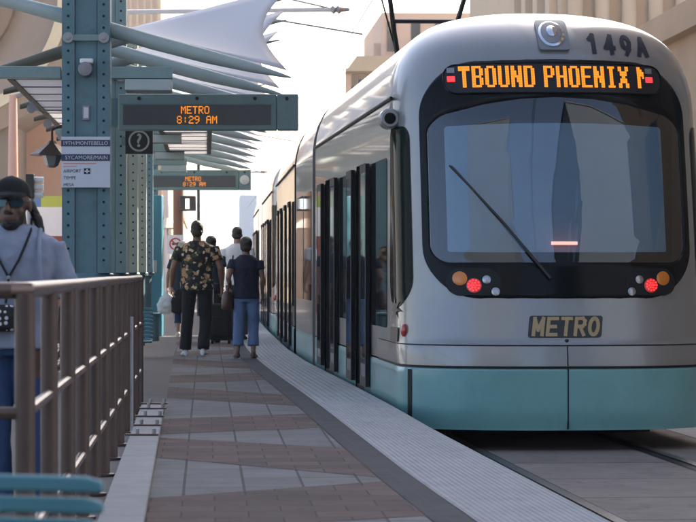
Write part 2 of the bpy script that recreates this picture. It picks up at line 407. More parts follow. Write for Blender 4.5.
GL = {'M': [[(0,0),(0,1),(.5,.3),(1,1),(1,0)]], 'E': [[(1,1),(0,1),(0,0),(1,0)],[(0,.5),(.85,.5)]], 'T': [[(0,1),(1,1)],[(.5,1),(.5,0)]],
 'R': [[(0,0),(0,1),(.75,1),(1,.86),(1,.64),(.75,.5),(0,.5)],[(.5,.5),(1,0)]], 'O': [[(.5+.5*math.cos(2*math.pi*i/20), .5+.5*math.sin(2*math.pi*i/20)) for i in range(21)]],
 '1': [[(.15,.76),(.6,1),(.6,0)]], '4': [[(.72,0),(.72,1),(0,.3),(1,.3)]], '9': [[(.5+.45*math.cos(2*math.pi*i/18), .67+.33*math.sin(2*math.pi*i/18)) for i in range(19)],[(.93,.6),(.8,.25),(.5,0)]],
 'A': [[(0,0),(.5,1),(1,0)],[(.2,.33),(.8,.33)]]}
def strokes(txt, fn, w, gap, surf, off, part, parent, name, m):
    """heavy block lettering; fn maps (0..1, 0..1) of the whole word to surface coordinates"""
    n = len(txt); cw = (1-gap*(n-1))/n; mb = MB(); k = 0
    for i, ch in enumerate(txt):
        for pl in GL[ch]:
            P2 = [fn(i*(cw+gap)+cw*(.5 if ch == '1' and False else x), y) for x, y in pl]
            for (ax, ay), (bx, by) in zip(P2, P2[1:]):
                L = math.hypot(bx-ax, by-ay); dx, dy = (bx-ax)/L, (by-ay)/L; ax -= dx*w*.45; ay -= dy*w*.45; L += w*.9; q = max(1, int(L/.03)); o_ = off+.00025*(k % 16); k += 1
                v = [surf(ax+dx*L*t/q-s_*dy*w/2, ay+dy*L*t/q+s_*dx*w/2, o_) for t in range(q+1) for s_ in (-1, 1)]
                mb.add(v, [(2*t, 2*t+2, 2*t+3, 2*t+1) for t in range(q)])
    return part(mb, name, m, parent, smooth=0)
def section_parts(car, at, rz):
    """builds the cab section; returns its parts (placed at `at`, turned by rz, in the car's frame)"""
    P = []
    def part(mb, name, m, parent=None, **k):
        o = mb.build(name, m, parent or car, **k)
        if parent is None: o.location = at; o.rotation_euler.z = rz; P.append(o)
        return o
    rows = [.335, .42, .5, .515, .56]+frange(.6, 2.1, .05)+[DZ]+frange(2.2, 2.6, .05)+[2.62, 2.66, 2.7, 2.75, 2.8, 2.85, 2.9, 2.95, 3.0, 3.05, 3.1, 3.15, 3.2, 3.24, 3.28, 3.31, 3.34, 3.36, 3.38, 3.40, 3.42, 3.435, 3.45, 3.46]
    big = rr(-1.10, 1.10, .91, 2.90, .42, .45, 12, .03)
    body = shell(rows, big)
    e = [rowcols(z)[0][0]+(z,) for z in rows]+[rowcols(z)[0][-1]+(z,) for z in reversed(rows)]
    body.cur = 1; body.add(e, [tuple(range(len(e)))])
    bo = part(body, 'body_shell', ['silver', 'dark'], smooth=30)
    sk = shell([-.19, -.17, -.1, 0, .1, .2, .27, .30, .32])
    for i, v in enumerate(sk.v):
        z = v[2]; n = 1.006 if -.15 < z < .31 else .997
        sk.v[i] = (v[0]*n, v[1]-(.012 if n > 1 else -.01), z)
    sko = part(sk, 'skirt', 'teal_train', smooth=40)
    sm = MB()
    for zz in frange(-.185, .31, .08)[:-1]: pass
    sm.loft([[(-.006, -.014, z), (.006, -.014, z), (.006, .02, z), (-.006, .02, z)] for z in (-.18, .0, .315)])
    part(sm, 'skirt_seam', 'rubber', sko)
    part(MB().loft([[SL(s_, z, o_) for s_, o_ in ((.50, .016), (.56, .016), (.56, -.01), (.50, -.01))] for z in (-.17, .08, .3)]), 'skirt_joint', 'rubber', sko)
    # black gap above skirt and the groove over the silver band
    for z0, z1, of in ((.318, .337, .004), (.503, .512, .004)):
        g = MB(); pr = []
        for z in (z0, z1):
            pts, nl = rowcols(z); pr.append([(u*(1+of/1.3), s_-of, z) for u, s_ in pts if s_ < 3.3])
        n = min(len(pr[0]), len(pr[1])); g.v = pr[0][:n]+pr[1][:n]
        g.f = [[i, i+1, n+i+1, n+i] for i in range(n-1)]; g.m = [0]*(n-1)
        part(g, 'groove', 'rubber', bo)
    part(MB().ell(S(.0, .545, .0), (.018, .012, .018), 10), 'coupler_bolt', 'black_paint', bo)
    # rain gutter along the side
    part(MB().loft([[(-1.337, s_, 2.605), (-1.345, s_, 2.62), (-1.337, s_, 2.635), (-1.31, s_, 2.62)] for s_ in (1.35, 1.7, 6, LA)]), 'gutter', 'rubber', bo)
    part(MB().loft([[(1.337, s_, 2.605), (1.31, s_, 2.62), (1.337, s_, 2.635), (1.345, s_, 2.62)] for s_ in (1.7, 6, LA)]), 'gutter', 'rubber', bo)
    part(MB().loft([[S(u, z, o_) for u, o_ in ((-.005, .003), (.005, .003), (.005, -.004), (-.005, -.004))] for z in (.34, .42, .5)]), 'panel_seam', 'rubber', bo)
    # mask
    mk = MB(); n = len(MASK); K = 14; offs = [-.006]+[.016]*13+[.0]
    assert len(WIND) == n, (len(WIND), n)
    vs_ = [S(MASK[i][0]+(WIND[i][0]-MASK[i][0])*k/K, MASK[i][1]+(WIND[i][1]-MASK[i][1])*k/K, offs[k]) for k in range(K+1) for i in range(n)]
    mk.add(vs_, [(k*n+i, k*n+(i+1) % n, (k+1)*n+(i+1) % n, (k+1)*n+i) for k in range(K) for i in range(n)])
    mko = part(mk, 'front_mask', 'black_gloss', smooth=50)
    ws = part(patch(WIND, S, .004, steps=22), 'windshield', 'windshield', smooth=180)
    shd = rr(-.985, .985, 1.3, 2.40, .02, .03, 12, .03)
    sh = part(patch(shd, S, -.10), 'roller_shade', 'shade', smooth=180)
    part(B(-.9, .9, .62, 1.25, 1.0, 1.16), 'dashboard', 'dark', bevel=.04)
    part(B(-1.2, 1.2, 1.75, 1.8, .4, 2.9), 'cab_partition', 'dark')
    # wiper
    w = [(-.88, 1.99), (-.5, 1.53), (-.12, 1.05)]
    wp = part(MB().tube([S(u, z, .045) for u, z in w], [.009, .011, .014], 8), 'wiper', 'black_paint')
    part(MB().tube([S(u, z, .025) for u, z in [(-.9, 2.0), (-.72, 1.79), (-.55, 1.58), (-.42, 1.43)]], .008, 6), 'wiper_blade', 'rubber', wp)
    part(MB().loft([[S(u, z, -.03) for u, z in ((-.09, q), (.13, q))]+[S(u, z, -.05) for u, z in ((.13, q), (-.09, q))] for q in (1.35, 1.372)]), 'brake_light', 'red_core')
    # destination sign
    ds = rr(-.92, .92, 2.615, 2.875, .1, .1, 8, .02)
    dso = part(edge(ds, S, -.01, .024, patch(ds, S, .024)), 'destination_sign', 'sign_face', smooth=40)
    rim = MB(); rim.tube([S(u, z, .024) for u, z in ds]+[S(*ds[0], .024)], .008, 6); part(rim, 'sign_rim', 'black_gloss', dso)
    x = -.80; px, pz = .0152, .0205
    for ch in 'TBOUND PHOENIX m':
        gl = G6[ch]; led = MB()
        for r_, row in enumerate(gl):
            for c, b in enumerate(row):
                if b == '1':
                    u0 = x+c*px; z0 = 2.843-r_*pz
                    led.add([S(u0, z0-pz*.92, .029), S(u0+px*.93, z0-pz*.92, .029), S(u0+px*.93, z0, .029), S(u0, z0, .029)], [(0, 1, 2, 3)])
        x += (len(gl[0])+1)*px
        if ch != ' ': part(led, 'led_character', 'led', dso, smooth=0)
    for u, z in ((-.86, 2.735), (.81, 2.735)):
        q = part(MB().loft([[S(u+a, z+b, o_) for a, b in ((-.03, -.022), (.03, -.022), (.03, .022), (-.03, .022))] for o_ in (.024, .033)]), 'red_light', 'red_led', dso)
        part(MB().loft([[S(u+a, z+.075+b, o_) for a, b in ((-.03, -.022), (.03, -.022), (.03, .022), (-.03, .022))] for o_ in (.024, .031)]), 'unlit_light', 'grey_plate', dso)
    # roof headlamp
    pl = rr(-.12, .145, 2.985, 3.255, .03, .03, 4)
    hl = part(edge(pl, S, -.06, .03, patch(pl, S, .03)), 'headlamp', 'grey_plate', smooth=30)
    part(disc_on(.0, 3.12, .112, .040, .018), 'headlamp_bezel', 'chrome', hl)
    part(disc_on(.0, 3.12, .092, .052, .014), 'headlamp_bowl', 'grey_metal', hl)
    part(disc_on(.0, 3.12, .045, .068, .02), 'headlamp_bulb', 'chrome', hl)
    # tail lamp clusters
    for sg in (-1, 1):
        cl = rr(.52, .955, .915, 1.14, .1, .12, 6); cl = [(sg*a, b) for a, b in cl]
        if sg < 0: cl = cl[::-1]
        co = part(edge(cl, S, 0, .022, patch(cl, S, .022)), 'lamp_cluster', 'rubber', smooth=40)
        part(disc_on(sg*.845, 1.055, .058, .023, .008), 'amber_lamp', 'amber_lens', co)
        part(disc_on(sg*.735, .995, .060, .023, .006), 'tail_lamp', 'red_marker', co)
        dots = MB()
        for r_, k in ((0, 1), (.022, 6), (.043, 11)):
            for i in range(k):
                a = 2*math.pi*i/k; dots.loft([[S(sg*.735+r_*math.cos(a)+.0085*math.cos(t), .995+r_*math.sin(a)+.0085*math.sin(t), o_) for t in [x_*math.pi/4 for x_ in range(8)]] for o_ in (.031, .034)])
        part(dots, 'tail_lamp_leds', 'red_led', co)
        for u, z in ((.635, 1.045), (.565, .945)):
            part(disc_on(sg*u, z, .034, .022, .005), 'reversing_lamp', 'dim_chrome', co)
    # cab side window, marker, pod
    cw = rr(0, .55, .8, 2.36, .27, .12, 10)
    def CW(a, z, off): return SL((.47+Nz(z))+(1.46-(.47+Nz(z)))*a/.55, z, off)
    cwl = part(patch([(a, b) for a, b in cw][::-1], CW, .006), 'cab_side_window', 'cab_glass', smooth=60)
    fnR = lambda s_, z, off=0: (lambda p: Vector((-p.x, p.y, p.z)))(CW(s_, z, off))
    part(patch(cw, fnR, .006), 'cab_side_window', 'cab_glass', smooth=60)
    pc = SL(1.3, 2.43, .05)
    pod = part(MB().loft([[(pc.x+q*math.cos(a), pc.y+dy, pc.z+q*math.sin(a)) for a in [2*math.pi*i/20 for i in range(20)]] for q, dy in ((.07, -.10), (.088, -.085), (.09, .08), (.05, .12))]), 'mirror_camera', 'silver')
    part(MB().loft([[(pc.x+q*math.cos(a), pc.y+dy, pc.z+q*math.sin(a)) for a in [2*math.pi*i/20 for i in range(20)]] for q, dy in ((.05, -.102), (.048, -.108))]), 'camera_lens', 'black_gloss', pod)
    part(MB().ell(SL(.72, .62, .0), (.03, .055, .06), 12), 'side_marker', 'red_marker')
    star = []
    for i in range(14):
        a = math.pi/2+2*math.pi*i/14; q = .10 if i % 2 == 0 else .045; star.append((1.03+q*2.4*math.cos(a), .80+q*math.sin(a)))
    part(patch(star[::-1], SL, .012, steps=3), 'star_emblem', 'brown_bronze', smooth=0)
    sq = rr(.86, 1.4, .52, .64, .01, .01, 2)
    part(patch(sq[::-1], SL, .01, steps=4), 'side_plate', 'brown_bronze', smooth=0)
    # lettering
    L1 = strokes('149A', lambda x, y: (.315+x*.52, 2.985+y*.155-.02*x), .037, .15, S, .005, part, None, 'fleet_number', 'navy_text')
    pl2 = [(a+.12*(b-.66), b) for a, b in rr(-.31, .30, .572, .748, .02, .02, 3)]
    eb = part(edge(pl2, S, -.005, .010, patch(pl2, S, .010)), 'name_plate', 'black_paint', smooth=30)
    strokes('METRO', lambda x, y: (-.275+x*.53+.02*y, .592+y*.132), .029, .085, S, .013, part, eb, 'name_lettering', 'gold')
    # windows
    for sg in (-1, 1):
        for a, b in (WINS if sg < 0 else [(1.9, 3.9), (4.1, 6.9), (7.1, 9.4), (9.6, 11.0)]):
            w = MB(); o_ = rr(a, b, .62, 2.12, .06, .06, 4); f = (lambda s_, z, off: (-1.325-off, s_, z)) if sg < 0 else (lambda s_, z, off: (1.325+off, s_, z))
            o2 = o_[::-1] if sg < 0 else o_
            w = edge(o2, f, -.01, .006, patch(o2, f, .006, steps=2)); part(w, 'window', 'dark_glass', smooth=30)
    # open plug doors with doorways
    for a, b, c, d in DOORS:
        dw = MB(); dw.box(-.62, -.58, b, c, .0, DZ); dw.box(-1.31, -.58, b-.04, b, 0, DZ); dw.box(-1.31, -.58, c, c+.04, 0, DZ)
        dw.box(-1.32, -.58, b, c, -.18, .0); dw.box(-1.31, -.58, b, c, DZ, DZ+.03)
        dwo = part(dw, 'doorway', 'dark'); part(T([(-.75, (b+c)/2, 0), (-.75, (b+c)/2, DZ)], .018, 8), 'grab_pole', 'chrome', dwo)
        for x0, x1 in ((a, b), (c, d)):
            fr = MB(); y0, y1 = -1.38, -1.342
            fr.box(y0, y1, x0, x0+.06, .03, 2.13); fr.box(y0, y1, x1-.05, x1, .03, 2.13)
            fr.box(y0, y1, x0+.06, x1-.05, .03, .12); fr.box(y0, y1, x0+.06, x1-.05, 2.05, 2.13)
            lo = part(fr, 'door_leaf', 'rubber', smooth=0)
            part(B(y0+.002, y1-.02, x0+.058, x1-.048, .118, 2.052), 'door_pane', 'door_glass', lo, smooth=0)
    part(B(-1.0, 1.0, 1.7, LA-.1, -.30, .3), 'undercarriage', 'undercar')
    for s_ in (2.6, 4.4):
        for sg in (-1, 1):
            part(MB().loft([[(sg*.72+dx, s_+q*math.cos(a), -.03+q*math.sin(a)) for a in [2*math.pi*i/24 for i in range(24)]] for q, dx in ((.33, -.06), (.33, .06))]), 'wheel', 'grey_metal')
    return P

def prof():
    zs = [-.19, .32, .335, .6, 2.55, 2.62, 2.75, 2.9, 3.05, 3.15, 3.25, 3.33, 3.40, 3.44, 3.46]
    return [(-Wz(z), z) for z in zs]+[(Wz(z), z) for z in reversed(zs)]
def centre_parts(car, at, rz, L=4.6, panto=True):
    P = []
    def part(mb, name, m, parent=None, **k):
        o = mb.build(name, m, parent or car, **k)
        if parent is None: o.location = at; o.rotation_euler.z = rz; P.append(o)
        return o
    pr = prof()
    b = MB().loft([[(u, 0, z) for u, z in pr], [(u, L, z) for u, z in pr]])
    for f in range(len(b.f)):
        z = sum(b.v[i][2] for i in b.f[f])/len(b.f[f]); b.m[f] = 1 if (z < .32 and len(b.f[f]) == 4) else 0
    o = part(b, 'centre_section', ['silver', 'teal_train'], smooth=25); fix_normals(o)
    for a, c in ((.3, 2.2), (2.4, 4.3)):
        for sg in (-1, 1):
            o_ = rr(a, c, .75, 2.12, .06, .06, 4); f = lambda s_, z, off: (sg*(1.325+off), s_, z)
            o2 = o_[::-1] if sg < 0 else o_
            part(edge(o2, f, -.01, .006, patch(o2, f, .006, steps=2)), 'window', 'dark_glass', smooth=30)
    for y0 in (-.5, L):
        gm = MB(); n = 8; rg = []
        for i in range(n+1):
            k = .97 if i % 2 else .93; rg.append([(u*k, y0+.5*i/n, z if z > 0 else z*.5) for u, z in pr])
        part(gm.loft(rg), 'gaiter', 'rubber', smooth=0)
    if panto:
        pg = MB(); 
        pg.box(-.75, .75, .2, .28, 3.42, 3.50); pg.box(-.75, .75, 1.5, 1.58, 3.42, 3.50)
        for x in (-.6, .6): pg.box(x-.04, x+.04, .28, 1.5, 3.41, 3.49); pg.tube([(x, .24, 3.3), (x, .24, 3.46)], .05, 8); pg.tube([(x, 1.54, 3.3), (x, 1.54, 3.46)], .05, 8)
        po = part(pg, 'pantograph', 'grey_metal')
        arms = MB()
        arms.tube([(-.18, .5, 3.48), (-.3, .2, 4.1), (-.42, -.2, 4.75)], [.04, .032, .03], 8); arms.tube([(.34, .5, 3.48), (.45, .2, 4.1), (.62, -.2, 4.75)], [.04, .032, .03], 8)
        arms.tube([(-.33, .1, 4.22), (.5, .1, 4.22)], .028, 8); arms.tube([(-.42, -.2, 4.75), (.62, -.2, 4.75)], .03, 8)
        arms.tube([(-.42, -.2, 4.75), (-.2, .9, 5.62)], .025, 8); arms.tube([(.62, -.2, 4.75), (.4, .9, 5.62)], .025, 8)
        arms.tube([(-.5, -.1, 4.55), (-.28, .3, 3.9)], .012, 6)
        part(arms, 'pantograph_arm', 'black_paint', po)
        part(MB().tube([(-.8, .95, 5.5), (-.6, .95, 5.64), (.8, .95, 5.64), (1.0, .95, 5.5)], .025, 8), 'collector_bar', 'black_paint', po)
    return P
H1, H2, H3 = .0788, .063, .0515
car1 = thing('light_rail_car', 'silver light rail car with teal bumper, black windscreen mask and lit amber destination sign', 'train', (1.807, 23, 0), 0, 'coupled light rail cars at the platform')
def fwd(h, d): return Vector((-math.sin(h)*d, math.cos(h)*d, 0))
PA = section_parts(car1, Vector((0, 0, 0)), H1)
p1 = fwd(H1, LA+.5); centre_parts(car1, p1, H2)
p2 = p1+fwd(H2, 4.6+.5)
ENDSKIP = ('fleet_number', 'name_plate', 'mirror_camera', 'destination_sign', 'brake_light', 'star_emblem', 'side_plate', 'wiper')
def clone_parts(parts, car, at, h, flip):
    for o in parts:
        if o.name.split('.')[0] in ENDSKIP: continue
        c = copy_tree(o, car); c.rotation_euler.z = h; c.location = at
        if flip: c.scale.y = -1
e1 = p2+fwd(H3, LA)
clone_parts(PA, car1, e1, H3, True)
car2 = thing('light_rail_car', 'second light rail car coupled behind the nearer one, reaching back along the far platform', 'train', car1.location+e1+fwd(H3, .7), 0, 'coupled light rail cars at the platform')
H4, H5, H6 = .049, .047, .046
clone_parts(PA, car2, Vector((0, 0, 0)), H4, False)
q1 = fwd(H4, LA+.5); centre_parts(car2, q1, H5, panto=False)
q2 = q1+fwd(H5, 5.1); clone_parts(PA, car2, q2+fwd(H6, LA), H6, True)
# ------------------------------------------------------------------ ground, platform, track
SL_ = -.0511
def X(px, Y): return (px-348)*Y/2800
def Zp(py, Y): return 1.12-(py-271)*Y/2800
def stx(x26, Y): return x26+SL_*(Y-26)
def pw(tbl, Y):
    if Y >= tbl[-1][0]:
        (a, b), (c, d) = tbl[-2], tbl[-1]; return d+(d-b)/(c-a)*(Y-c)
    return interp(tbl, Y)
EDGE = [(-6, 2.56), (12.49, 1.16), (16.86, .82), (19.7, .60), (23, .375), (27, .075), (31, -.24), (34.7, -.53), (40.3, -.88), (51.5, -1.46), (79.5, -2.80), (100, -3.75)]
TAC = [(-6, 1.93), (12.49, .573), (14.3, .42), (15.9, .295), (23, -.215), (27, -.52), (31, -.83), (34.7, -1.10), (40.3, -1.46), (51.5, -2.03), (79.5, -3.4), (100, -4.35)]
def edge_x(Y): return pw(EDGE, Y)
def tac_x(Y): return pw(TAC, Y)
def drk_x(Y): return pw(TAC, Y)-.19
LEFTX = lambda Y: -6.2+SL_*(Y-26)
M['asphalt'] = mat('asphalt', (.06, .06, .062), .9, spec=.2, var=.2, vscale=6, bump=.3, bscale=60, dirt=.3)
M['deck'] = mat('platform_concrete', (.13, .12, .113), .9, spec=.15, var=.1, vscale=3, bump=.2, bscale=80, dirt=.2)
M['curb'] = mat('kerb_concrete', (.31, .303, .298), .9, spec=.15, var=.08, vscale=5, bump=.25, bscale=60, dirt=.18, dscale=3)
M['paver_grey'] = brickmat('grey_pavers', (.165, .161, .158), (.125, .122, .121), (.06, .058, .057), .31, .66, .008, offset=0, rotz=-R(2.9), var=.2)
M['paver_brown'] = brickmat('brown_brick_pavers', (.120, .083, .074), (.076, .056, .052), (.045, .036, .034), .31, .31, .005, offset=.5, rotz=-R(2.9), var=.22)
M['paver_dark'] = brickmat('dark_border_pavers', (.066, .065, .067), (.055, .055, .058), (.055, .075, .08), .19, .31, .005, offset=0, rotz=-R(4.5), var=.12)
M['tactile'] = mat('tactile_paving', (.36, .35, .34), .9, spec=.15, var=.08, vscale=2.5, dirt=.2, dscale=4)
M['slab'] = brickmat('track_slab_concrete', (.245, .208, .178), (.215, .185, .16), (.09, .08, .072), 900.0, 1.65, .018, offset=0, rotz=-R(4.5), var=.18)
M['walk'] = mat('sidewalk_concrete', (.38, .37, .36), .85, var=.1, dirt=.15)
def sheet(name, pts, z, m): return struct(MB().add([(x, y, z) for x, y in pts], [tuple(range(len(pts)))]).build(name, m, smooth=0))
sheet('ground', [(-1500, -400), (1500, -400), (1500, 3000), (-1500, 3000)], -.372, 'asphalt')
ys = [-6]+[float(y) for y in range(-4, 100, 2)]
def strip(name, fl, fr, ylist, z, m, zb=None):
    mb = MB(); n = len(ylist)
    v = [(fl(y), y, z) for y in ylist]+[(fr(y), y, z) for y in ylist]
    mb.add(v, [(i, n+i, n+i+1, i+1) for i in range(n-1)])
    if zb is not None:
        for f in (fl, fr):
            mb.add([(f(y), y, z) for y in ylist]+[(f(y), y, zb) for y in ylist], [(i, i+1, n+i+1, n+i) for i in range(n-1)])
        for y in (ylist[0], ylist[-1]): mb.add([(fl(y), y, z), (fr(y), y, z), (fr(y), y, zb), (fl(y), y, zb)], [(0, 1, 2, 3)])
    return struct(mb.build(name, m, smooth=0))
strip('platform', LEFTX, edge_x, ys, -.004, 'deck', -.372)
cen = lambda Y: pw([(-6, 1.807+.079*29), (23, 1.807), (34.7, .88), (40.3, .53), (51.5, -.05), (79.5, -1.38), (130, -3.7)], Y)
yt = [float(y) for y in range(-6, 131, 2)]
strip('track_slab', lambda Y: max(cen(Y)-1.7, edge_x(Y)+.02), lambda Y: cen(Y)+1.42, yt, -.364, 'slab')
strip('street_paving', lambda Y: cen(Y)+1.44, lambda Y: cen(Y)+4.0, yt, -.366, 'walk')
def rails():
    for sg in (-1, 1):
        fl = MB(); rl = MB(); n = len(yt)
        for (a, b, z, t) in ((-.13, .06, -.360, fl), (-.042, .035, -.352, rl)):
            v = [(cen(y)+sg*.72+a, y, z) for y in yt]+[(cen(y)+sg*.72+b, y, z) for y in yt]
            t.add(v, [(i, n+i, n+i+1, i+1) for i in range(n-1)])
        struct(fl.build('rail_groove', 'rubber', smooth=0)); struct(rl.build('rail', 'steel_rail', smooth=0))
rails()
# sunken kerb line on right: pavement along the buildings
strip('pavement', lambda Y: cen(Y)+4.0, lambda Y: 30.0, yt, -.25, 'walk', -.372)
strip('street_paving', lambda Y: -60.0, lambda Y: LEFTX(Y)-.02, yt, -.366, 'walk')
# paving bands
curbR = lambda Y: -.905-.0569*(Y-12.49)
curbL = lambda Y: -1.112-.0555*(Y-12.49)
cuts = [(27.1, 25.3), (24.7, 23.2), (21.2, 21.96), (19.2, 20.0), (18.8, 17.7), (16.8, 15.2), (13.8, 14.9), (12, 12.8), (11.6, 10.6), (9.8, 8.4), (6.8, 7.9), (5, 5.8)]
far = [(27.9, 28.8), (30.0, 30.9), (33.6, 31.9), (35.8, 34.2), (36.8, 37.6), (39, 39.8), (42.5, 40.9), (44.6, 43.2), (45.5, 46.4), (48, 48.8)]
bands = [(cuts[i], cuts[i+1]) for i in range(0, len(cuts), 2)]+[(far[i+1], far[i]) for i in range(0, len(far), 2)]
PL = lambda Y: curbR(Y) if Y < 23.2 else LEFTX(Y)+.01
strip('paving', lambda Y: curbR(Y), drk_x, [4, 8, 12, 14, 16, 18, 20, 22, 24, 26, 28, 31, 34.7, 40, 45, 49], .0, 'paver_grey')
bb = MB()
for (l1, r1), (l0, r0) in bands:      # far edge, near edge
    K = 4
    bb.add([p for k in range(K+1) for p in [(lambda yl, yr, t: ((curbR(yl)+(drk_x(yr)-curbR(yl))*t), yl+(yr-yl)*t, .0016))(l0, r0, k/K), (lambda yl, yr, t: ((curbR(yl)+(drk_x(yr)-curbR(yl))*t), yl+(yr-yl)*t, .0016))(l1, r1, k/K)]],
           [(2*k, 2*k+2, 2*k+3, 2*k+1) for k in range(K)])
struct(bb.build('brick_paving', 'paver_brown', smooth=0))
strip('border_paving', lambda Y: drk_x(Y)+.002, lambda Y: tac_x(Y), [-6+1.5*i for i in range(66)], .0032, 'paver_dark')
tb = MB(); ty = [-6+1.0*i for i in range(100)]; n = len(ty)
tb.add([(tac_x(y)+.002, y, .005) for y in ty]+[(edge_x(y)+.002, y, .005) for y in ty], [(i, n+i, n+i+1, i+1) for i in range(n-1)])
y = 9.0
while y < 44:
    x0, x1 = tac_x(y), edge_x(y); k = 19 if y < 24 else 10
    for i in range(k):
        cx = x0+(i+.5)*(x1-x0)/k; q_ = .75 if y < 24 else 1
        A = [(cx+q_*.012*math.cos(a), y+q_*.012*math.sin(a), .005) for a in [math.pi/3*q for q in range(6)]]; Bq = [(cx+q_*.007*math.cos(a), y+q_*.007*math.sin(a), .005+.004*q_) for a in [math.pi/3*q for q in range(6)]]
        tb.add(A+Bq, [(q, (q+1) % 6, 6+(q+1) % 6, 6+q) for q in range(6)]+[tuple(range(6, 12))])
    y += .032 if y < 24 else .062
struct(tb.build('tactile_paving', 'tactile', smooth=0))
ck = MB(); 
ck.hull8([(curbL(7), 7, 0), (curbR(7), 7, 0), (curbR(23.2), 23.2, 0), (curbL(23.2), 23.2, 0), (curbL(7), 7, .03), (curbR(7)-.004, 7, .03), (curbR(23.2)-.004, 23.2, .03), (curbL(23.2), 23.2, .03)])
struct(ck.build('kerb', 'curb', smooth=0, bevel=.008))

# ------------------------------------------------------------------ handrail fence
fx = lambda Y: -.999-.0502*(Y-8.66)
fence = thing('handrail_fence', 'long brown tubular railing along the platform ramp, with three worn rails and many posts', 'railing', (fx(8.66), 8.66, 0))
FO = Vector((fx(8.66), 8.66, 0))
def fp(Y, z, dx=0): return Vector((fx(Y)+dx, Y, z))-FO
YE = 23.5
T([fp(8.66-.0, 1.06, -1.4), fp(8.66, 1.06, -.04), fp(8.7, 1.06, 0), fp(9, 1.06), fp(12, 1.06), fp(16, 1.062), fp(20, 1.058), fp(YE-.1, 1.06), fp(YE, 1.05), fp(YE+.03, 1.0)], .027, 14).build('top_rail', 'worn_rail', fence)
for z, nm in ((.68, 'middle_rail'), (.29, 'lower_rail')):
    T([fp(8.66, z, -1.4), fp(8.66, z, 0)], .02, 10).build(nm, 'brown_rail', fence)
    T([fp(8.66, z), fp(12, z), fp(16, z), fp(YE, z)], .02, 10).build(nm, 'worn_rail', fence)
k0, k1 = 1/175, 1/65
for i in range(12):
    Yp = 8.66*175*(k0+(k1-k0)*i/11); Yp = min(Yp, YE)
    T([fp(Yp, 0), fp(Yp, 1.05)], .032 if i == 0 else .031, 14).build('post', 'brown_rail', fence)
    MB().loft([[tuple(fp(Yp, 0)+Vector((q*math.cos(a), q*math.sin(a), zz))) for a in [2*math.pi*j/14 for j in range(14)]] for q, zz in ((.06, .0), (.06, .012), (.035, .016))]).build('post_collar', 'brown_rail', fence)
T([fp(8.66, 0, -1.35), fp(8.66, 1.05, -1.35)], .028, 14).build('post', 'brown_rail', fence)
T([fp(19.6, .03, .03), fp(19.6, .80, .03)], .018, 10).build('post_highlight', 'galv', fence)  # added pale pipe, stands in for the bright highlight on a post
for Yb in (18.55, 19.7, 20.9, 22.1, 22.9):
    a = MB().box(*( [fp(Yb, 0).x+.02, fp(Yb, 0).x+.24, fp(Yb, 0).y-.03, fp(Yb, 0).y+.03, .031, .043])); pl = a.build('anchor_plate', 'brown_rail', fence, smooth=0, bevel=.003)
    for d in (.10, .21):
        T([fp(Yb, .04, d), fp(Yb, .075, d)], .013, 6).build('anchor_bolt', 'galv', pl)

# ------------------------------------------------------------------ foreground bench
def bench(label, loc, rz):
    b = thing('bench', label, 'bench', loc, rz, 'teal slatted platform benches')
    for i in range(9):      # back slats, top to bottom
        z = .735-.0385*i; y = .02*i*.25; 
        pts = [(-1.5, y+.012, z-.012)]+[(-1.5+1.5*k/8, y, z+(.008 if k > 5 else 0)) for k in range(1, 8)]+[(-.03, y+.0, z+.004), (0, y+.012, z-.001)]
        mb = MB(); rings = []
        for j, p in enumerate(pts):
            h = .0145 if 0 < j < len(pts)-1 else .010
            rings.append([(p[0], p[1]-.007, p[2]-h), (p[0], p[1]-.007, p[2]+h), (p[0], p[1]+.007, p[2]+h), (p[0], p[1]+.007, p[2]-h)])
        mb.loft(rings).build('back_slat', 'bench', b, bevel=.005, smooth=50)
    for i in range(8):      # seat slats
        y = -.06-.05*i
        mb = MB(); mb.box(-1.5, 0, y-.018, y+.018, .405+.004*abs(i-4), .42+.004*abs(i-4)); mb.build('seat_slat', 'bench', b, bevel=.006, smooth=50)
    for x in (-1.32, -.22):
        T([(x, .07, .78), (x, .075, .6), (x, .05, .40), (x, -.2, .39), (x, -.42, .395)], .016, 8).build('frame', 'bench', b)
        T([(x, .05, .4), (x, .09, .0)], .018, 8).build('leg', 'bench', b); T([(x, -.38, .39), (x, -.40, .0)], .018, 8).build('leg', 'bench', b)
    return b
bench('teal metal slat bench in the near left corner, in front of the railing', (X(103, 5), 5.0, 0), R(1.0))
far_bench = bench('teal slat bench farther along, just past the end of the brown railing', (X(153, 28), 28, 0), R(2))

